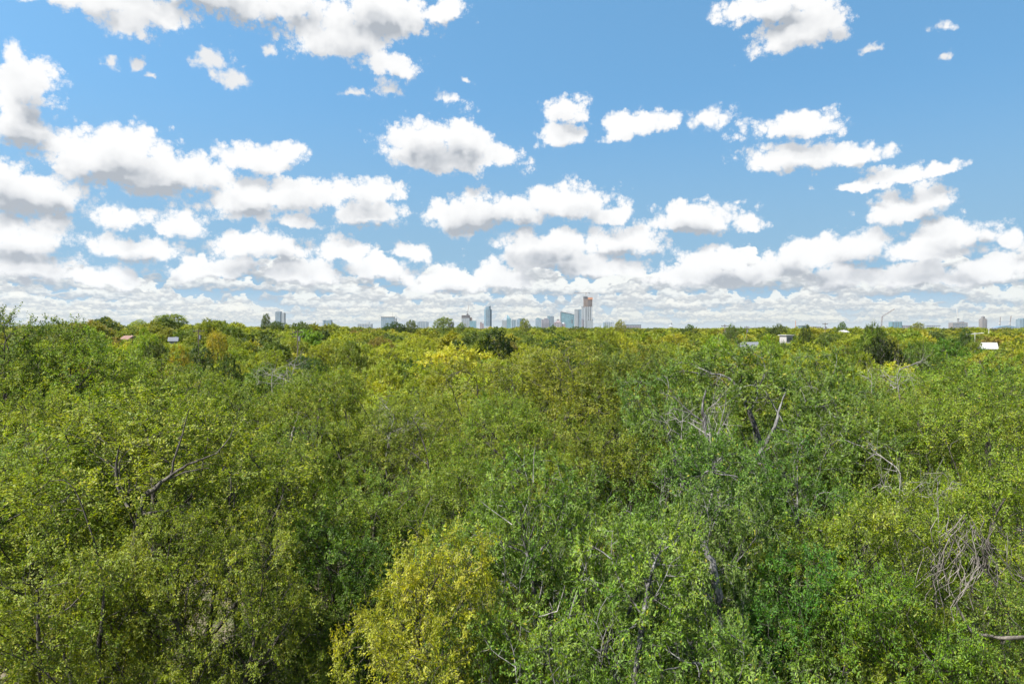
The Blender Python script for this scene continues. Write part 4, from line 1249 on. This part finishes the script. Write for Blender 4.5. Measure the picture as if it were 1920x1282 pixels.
blk(t, 1090.3, 1095.5, 574.5, G_PALE, 'wall', 26); fins(t, 1090.3, 1095.5, 2, 574.5, C_WHITE, 'balcony_stack', 26, .4); blk(t, 1089.8, 1094, 574, C_GREY, 'parapet', 28, 574.7); blk(t, 1090, 1094, 598, C_LILAC, 'annex', 34)
# the tallest
t = building(1094, 1110.5, 'tallest tower, its bare brown top floors still under construction', d=4300)
blk(t, 1096, 1109.5, 576, G_PALE, 'wall', 44); blk(t, 1094.2, 1101.5, 557, C_BROWN, 'core', 38, 576); blk(t, 1101.5, 1109.8, 558.6, C_BROWN, 'open_floors', 40, 576)
belts(t, 1101.5, 1109.8, 558.6, 576, 9, C_GREY, 'floor_slab', 40, 1.0); blk(t, 1101.5, 1110.3, 558, C_RUST, 'safety_net', 44, 562); blk(t, 1093.8, 1101, 556.2, C_DARK, 'formwork', 42, 559)
fins(t, 1094.3, 1110, 4, 575, C_WHITE, 'concrete_fin', 46, .42, proud=3); fins(t, 1098, 1111, 3, 574, C_BROWN, 'open_bay', 44, .22); belts(t, 1100, 1110.5, 598, 601, 1, C_DARK, 'setback_floor', 48, 5)
blk(t, 1099, 1111, 600.5, G_PALE, 'podium', 54)
tc = thing('tower_crane', 'hammerhead crane on top of the tallest tower', 'crane', (mx(1098.5 - CX, 4300), 4300, zt(556.5, 4300)))
lattice(tc, (0, 0, 0), (0, 0, 29), 3, 'mast', C_STEEL, .6); lattice(tc, (-74, 0, 25), (0, 0, 25), 2.5, 'jib', C_STEEL, .5); lattice(tc, (0, 0, 25), (26, 0, 25), 2.5, 'counter_jib', C_STEEL, .5); MB().box(18, 26, -2, 2, 20, 25).build('counterweight', C_GREY, tc)
t = building(1131, 1150, 'white low block with corner notch right of the tallest tower', d=3700)
blk(t, 1131.5, 1150, 604, G_DEEP, 'wall', 30); fins(t, 1131.5, 1150, 5, 603.8, C_WHITE, 'pilaster', 30, .5); blk(t, 1134, 1143.5, 602, C_WHITE, 'penthouse', 18, 604); blk(t, 1146, 1150, 606.5, C_WHITE, 'corner', 32)
t = building(1172, 1201, 'long low grey-blue block right of the pale thin tree', d=3400, name='office_block')
blk(t, 1172, 1201, 609, C_LILAC, 'wall', 30); blk(t, 1171.5, 1201.5, 608.4, G_DEEP, 'roof_edge', 32, 609.3); fins(t, 1172, 1201, 9, 611, C_GREY, 'pilaster', 30, .25)
# church-like spire
t = building(1254, 1262, 'dark thin spire above a small white dome on the skyline', d=3000, name='domed_hall')
o, px, d = t
blk(t, 1253.5, 1261.5, 611, C_WHITE, 'wall', 18); wedge(1254, 1261, 1258, 611, 608.6, C_WHITE, 'dome', 16); wedge(1258.3, 1260.3, 1259.3, 610, 603.5, C_DARK, 'spire', 5)
t = building(1403, 1430, 'low white block with a tall thin mast', d=1900, name='low_block')
o, px, d = t
blk(t, 1403, 1430, 614.2, C_GREY, 'wall', 20); blk(t, 1411, 1422, 612.4, C_WHITE, 'roof_plant', 12, 614.2); MB().bar((mx(1417 - px, d), 0, zt(612.4, d)), (mx(1417 - px, d), 0, zt(596, d)), .35, .15).build('mast', C_GREY, o)
for k in range(5): blk(t, 1404.5 + k * 5.2, 1407.5 + k * 5.2, 615.2, G_DEEP, 'window', 20.4, 617)
t = building(1494, 1536, 'long grey-blue block with a reddish chimney', d=2400, name='low_block')
o, px, d = t
blk(t, 1494, 1515, 611, G_DEEP, 'wall', 24); blk(t, 1515, 1536, 612, C_LILAC, 'wing', 24); MB().bar((mx(1491.5 - px, d), 0, zt(616, d)), (mx(1491.5 - px, d), 0, zt(601, d)), 1.0, .7, 8).build('chimney', C_RUST, o)
blk(t, 1494, 1515, 610.4, C_GREY, 'parapet', 25, 611)
t = building(1669, 1688, 'teal glass block with a white rooftop box', d=3300)
blk(t, 1669, 1688, 603.2, G_TEAL, 'wall', 30); blk(t, 1675.5, 1681, 600.3, C_WHITE, 'rooftop_box', 14, 603.2); fins(t, 1669, 1688, 4, 603.2, C_GREY, 'mullion', 30, .1); blk(t, 1688, 1706, 609.8, C_LILAC, 'wing', 24)
t = building(1735, 1761, 'open grey canopy on slim columns on the right skyline', d=2300, name='canopy')
o, px, d = t
blk(t, 1735, 1761, 609.8, C_GREY, 'roof_slab', 16, 611.3); fins(t, 1736, 1760.5, 6, 611, C_WHITE, 'column', 10, .12); blk(t, 1738, 1750, 613, C_WHITE, 'wall', 8)
t = building(1782, 1810, 'grey-brown block with rows of small windows under a white crane', d=3100)
o, px, d = t
blk(t, 1782, 1810, 604.8, C_STONE, 'wall', 30); blk(t, 1799.5, 1806, 603, C_GREY, 'roof_plant', 14, 604.8); blk(t, 1810, 1826, 612.5, C_LILAC, 'wing', 24)
for r_ in range(3):
    for k in range(8): blk(t, 1783.5 + k * 3.2, 1785.3 + k * 3.2, 606.3 + r_ * 2.6, G_DEEP, 'window', 30.6, 607.8 + r_ * 2.6)
tc = thing('tower_crane', 'white crane mast above the grey-brown block', 'crane', (mx(1796 - CX, 3150), 3150, 0))
lattice(tc, (0, 0, 0), (0, 0, zt(597, 3150)), 2.6, 'mast', C_STEEL, .35); lattice(tc, (0, 0, zt(597, 3150)), (-6, 0, zt(579, 3150)), 2.2, 'jib', C_WSTEEL, .45); MB().box(-3, 5, -2, 2, zt(599, 3150), zt(597, 3150)).build('cab', C_GREY, tc)
t = building(1838, 1848, 'stone bell tower with narrower top stage', d=3000, name='bell_tower')
o, px, d = t
blk(t, 1838, 1847.5, 599, C_STONE, 'wall', 22); blk(t, 1839, 1846.5, 597, C_STONE, 'shoulder', 18, 599); blk(t, 1840.6, 1845, 593.5, C_STONE, 'belfry', 10, 597); wedge(1840.9, 1844.7, 1842.8, 593.5, 591.6, C_GREY, 'roof', 9); fins(t, 1838.6, 1847, 3, 600, C_GREY, 'pilaster', 22, .3)
for k in range(2): blk(t, 1841.2 + k * 1.9, 1842.3 + k * 1.9, 594.3, C_DARK, 'belfry_opening', 10.6, 596.4)
t = building(1863, 1906, 'low arched stadium roof at far right', d=2700, name='stadium')
o, px, d = t
blk(t, 1863, 1906, 614.5, C_LILAC, 'wall', 30); q = MB()
arc = [(mx(1863 + 43 * k / 10 - px, d), zt(614.5 - 4.2 * math.sin(math.pi * k / 10), d)) for k in range(11)]
q.v = [(a, -14, z) for a, z in arc] + [(a, 14, z) for a, z in arc]; q.f = [tuple(range(11)), tuple(reversed(range(11, 22)))] + [(i + 1, i, 11 + i, 12 + i) for i in range(10)] + [(0, 10, 21, 11)]
q.build('arched_roof', G_DEEP, o)
for px_, yt, lab, lean in ((1874.5, 594, 'left of the two thin cranes behind the stadium roof', 2), (1893.5, 592, 'right of the two thin cranes behind the stadium roof', 4)):
    tc = thing('tower_crane', lab, 'crane', (mx(px_ - CX, 2800), 2800, 0), group='cranes behind the stadium')
    lattice(tc, (0, 0, 0), (0, 0, zt(606, 2800)), 2, 'mast', C_STEEL, .35); lattice(tc, (0, 0, zt(606, 2800)), (lean, 0, zt(yt, 2800)), 1.6, 'jib', C_STEEL, .3); MB().box(-4, -.5, -1.5, 1.5, zt(607, 2800), zt(605, 2800)).build('counterweight', C_WSTEEL, tc)
t = building(1908, 1924, 'dark blue-grey tower cut by the right edge', d=3300)
blk(t, 1908.3, 1913, 598.2, G_BLUE, 'side_wall', 30); blk(t, 1913, 1926, 597, G_DEEP, 'wall', 34); fins(t, 1913, 1926, 3, 597, C_GREY, 'mullion', 34, .2)

# --- mobile crane among the trees at right
d = 420.0
tc = thing('mobile_crane', 'dark crane boom with a raised tip above the right trees', 'crane', ((1649 - CX) / F * d, d, ground_z((1649 - CX) / F * d, d)))
zz = lambda y: CAMZ + (HY - y) / F * d - tc.location.z
lattice(tc, (0, 0, 2.2), (mx(5, d), 0, zz(593)), .6, 'boom', C_STEEL, .05); lattice(tc, (mx(5, d), 0, zz(593)), (mx(28, d), 0, zz(579)), .45, 'jib', C_STEEL, .04)
MB().box(-2.5, 2.5, -1.5, 1.5, .6, 2.3).build('carrier', C_WSTEEL, tc)
for sx in (-1.7, 0, 1.7): MB().bar((sx, -1.6, .55), (sx, 1.6, .55), .55, n=12).build('wheel', C_DARK, tc)

# --- houses and roofs glimpsed between the trees
W_HOUSE = plain_mat('white_render', (.29, .28, .27), .8, .2, .12, .5)
ROOF_W = plain_mat('white_membrane', (.27, .27, .265), .6, .2, .12, .6)
ROOF_G = plain_mat('grey_shingle', (.12, .13, .145), .9, .1, .2, 3)
WALL_P = plain_mat('pale_brick', (.46, .40, .36), .9, .1, .15, 3)
GLASS = plain_mat('window_glass', (.05, .06, .07), .1, .8, .05, 1)
def house(px, yroof, d, w, dep, h, roofm, wallm, label, flat=False, rz=0.3, rise=1.6):
    x = (px - CX) / F * d
    top = CAMZ + (HY - yroof) / F * d
    gz = ground_z(x, d)
    o = thing('house', label, 'house', (x, d, gz), rz)
    wz = top - gz - (0.3 if flat else rise)
    MB().box(-w / 2, w / 2, -dep / 2, dep / 2, -.3, wz).build('wall', wallm, o)
    if flat:
        r_ = MB().box(-w / 2 - .4, w / 2 + .4, -dep / 2 - .4, dep / 2 + .4, wz + .003, wz + .3).build('roof', roofm, o)
    else:
        q = MB(); W2, D2 = w / 2 + .5, dep / 2 + .5
        q.v = [(-W2, -D2, wz), (W2, -D2, wz), (W2, D2, wz), (-W2, D2, wz), (-W2, 0, wz + rise), (W2, 0, wz + rise)]
        q.f = [(0, 1, 5, 4), (2, 3, 4, 5), (0, 4, 3), (1, 2, 5), (3, 2, 1, 0)]
        r_ = q.build('roof', roofm, o)
    if not flat:
        MB().box(w * .2, w * .2 + .5, .2, .7, wz, wz + rise * .6 + .7).build('chimney', wallm, r_)
    for k in (-.3, 0, .3):
        wd = MB().box(w * k - .6, w * k + .6, -dep / 2 - .06, -dep / 2 + .01, wz - 2.2, wz - .8).build('window', W_HOUSE, o)
        MB().box(w * k - .48, w * k + .48, -dep / 2 - .08, -dep / 2 - .055, wz - 2.1, wz - .9).build('pane', GLASS, wd)
    return o
PINK = plain_mat('pink_tile', (.17, .11, .095), .9, .1, .15, 3)
house(1474, 627.5, 250, 2.6, 4.0, 0, ROOF_W, W_HOUSE, 'white sunlit house front peeking out of the trees right of centre', True, .25)
house(1407, 641, 190, 4.2, 8, 0, ROOF_G, WALL_P, 'house with grey-blue roof half hidden by leaves right of centre', False, .3, 1.8)
house(1852, 642, 200, 3.6, 6.0, 0, ROOF_W, W_HOUSE, 'white roofed building between the lime tree and fresh green tree', False, -.5, 1.8)
house(325, 632, 230, 2.2, 5.0, 0, ROOF_G, W_HOUSE, 'pale house in the left valley below the skyline', False, .4, 1.3)
house(242, 629, 250, 3.4, 5.0, 0, PINK, WALL_P, 'house with a pinkish roof left of the pale house', False, -.3, 1.5)
house(1581, 619, 320, 2.2, 4, 0, ROOF_W, W_HOUSE, 'little white gable under the upright skyline tree', False, .2, .9)

# --- poles and masts
def pole(px, ytop, d, label, arms=1):
    x = (px - CX) / F * d
    gz = ground_z(x, d)
    h = CAMZ + (HY - ytop) / F * d - gz
    o = thing('utility_pole', label, 'pole', (x, d, gz), .3, 'utility poles')
    MB().bar((0, 0, -.3), (0, 0, h), .16, .10, 8).build('post', P_WOOD, o)
    for k in range(arms):
        ca = MB().box(-1.1, 1.1, -.06, .06, h - .5 - k * .9, h - .36 - k * .9).build('crossarm', P_WOOD, o)
        for s in (-1, -.4, .4, 1):
            MB().bar((s, 0, h - .36 - k * .9), (s, 0, h - .16 - k * .9), .05, .04, 6).build('insulator', C_GREY, ca)
    MB().bar((.35, 0, h - 2.2), (.35, 0, h - 1.3), .22, .22, 8).build('transformer', C_GREY, o)
P_WOOD = plain_mat('pole_timber', (.10, .08, .065), .9, .1, .2, 2)
pole(1359, 608, 175, 'utility pole left of the grey-green open tree on the skyline')
pole(1400, 611, 240, 'smaller utility pole left of the low white block')
pole(1547, 605, 230, 'utility pole right of the long grey-blue block')
pole(558, 619, 140, 'utility pole in the trees right of the two-part tower', 2)
pole(372, 617, 150, 'utility pole left of the orange-yellow tree')
d = 160.0
x = (1828 - CX) / F * d
o = thing('light_mast', 'white mast with a long horizontal arm near the bell tower', 'lamp post', (x, d, ground_z(x, d)))
h = CAMZ + (HY - 623) / F * d - o.location.z
MB().bar((0, 0, -.2), (0, 0, h), .08, .05, 8).build('post', C_WSTEEL, o)
MB().bar((-1.7, 0, h - .45), (2.1, 0, h - .15), .08, .06, 6).build('arm', C_WSTEEL, o)
MB().box(-2.0, -1.5, -.2, .2, h - .75, h - .3).build('lamp_head', C_WSTEEL, o)
d = 330.0
x = (1854 - CX) / F * d
o = thing('light_mast', 'short white post right of the mast with the long arm', 'lamp post', (x, d, ground_z(x, d)))
h = CAMZ + (HY - 616.5) / F * d - o.location.z
MB().bar((0, 0, -.2), (0, 0, h), .16, .12, 8).build('post', C_WSTEEL, o)
MB().box(-.35, .35, -.2, .2, h - .2, h + .05).build('lamp_head', C_WSTEEL, o)

# ------------------------------------------------------------------ haze over the whole place
hm = bpy.data.materials.new('haze')
hm.use_nodes = True
hm.node_tree.nodes.clear()
ho = hm.node_tree.nodes.new('ShaderNodeOutputMaterial')
pv = hm.node_tree.nodes.new('ShaderNodeVolumePrincipled')
pv.inputs['Color'].default_value = (.80, .88, .97, 1)
pv.inputs['Density'].default_value = 1.9e-5
pv.inputs['Anisotropy'].default_value = 0.2
hm.node_tree.links.new(pv.outputs[0], ho.inputs['Volume'])
hz = MB().box(-9000, 9000, -1500, 7000, -12, 330).build('haze', hm)
hz['kind'] = 'stuff'
hz['label'] = 'thin pale haze hanging over the treetops and the city'
hz['category'] = 'haze'
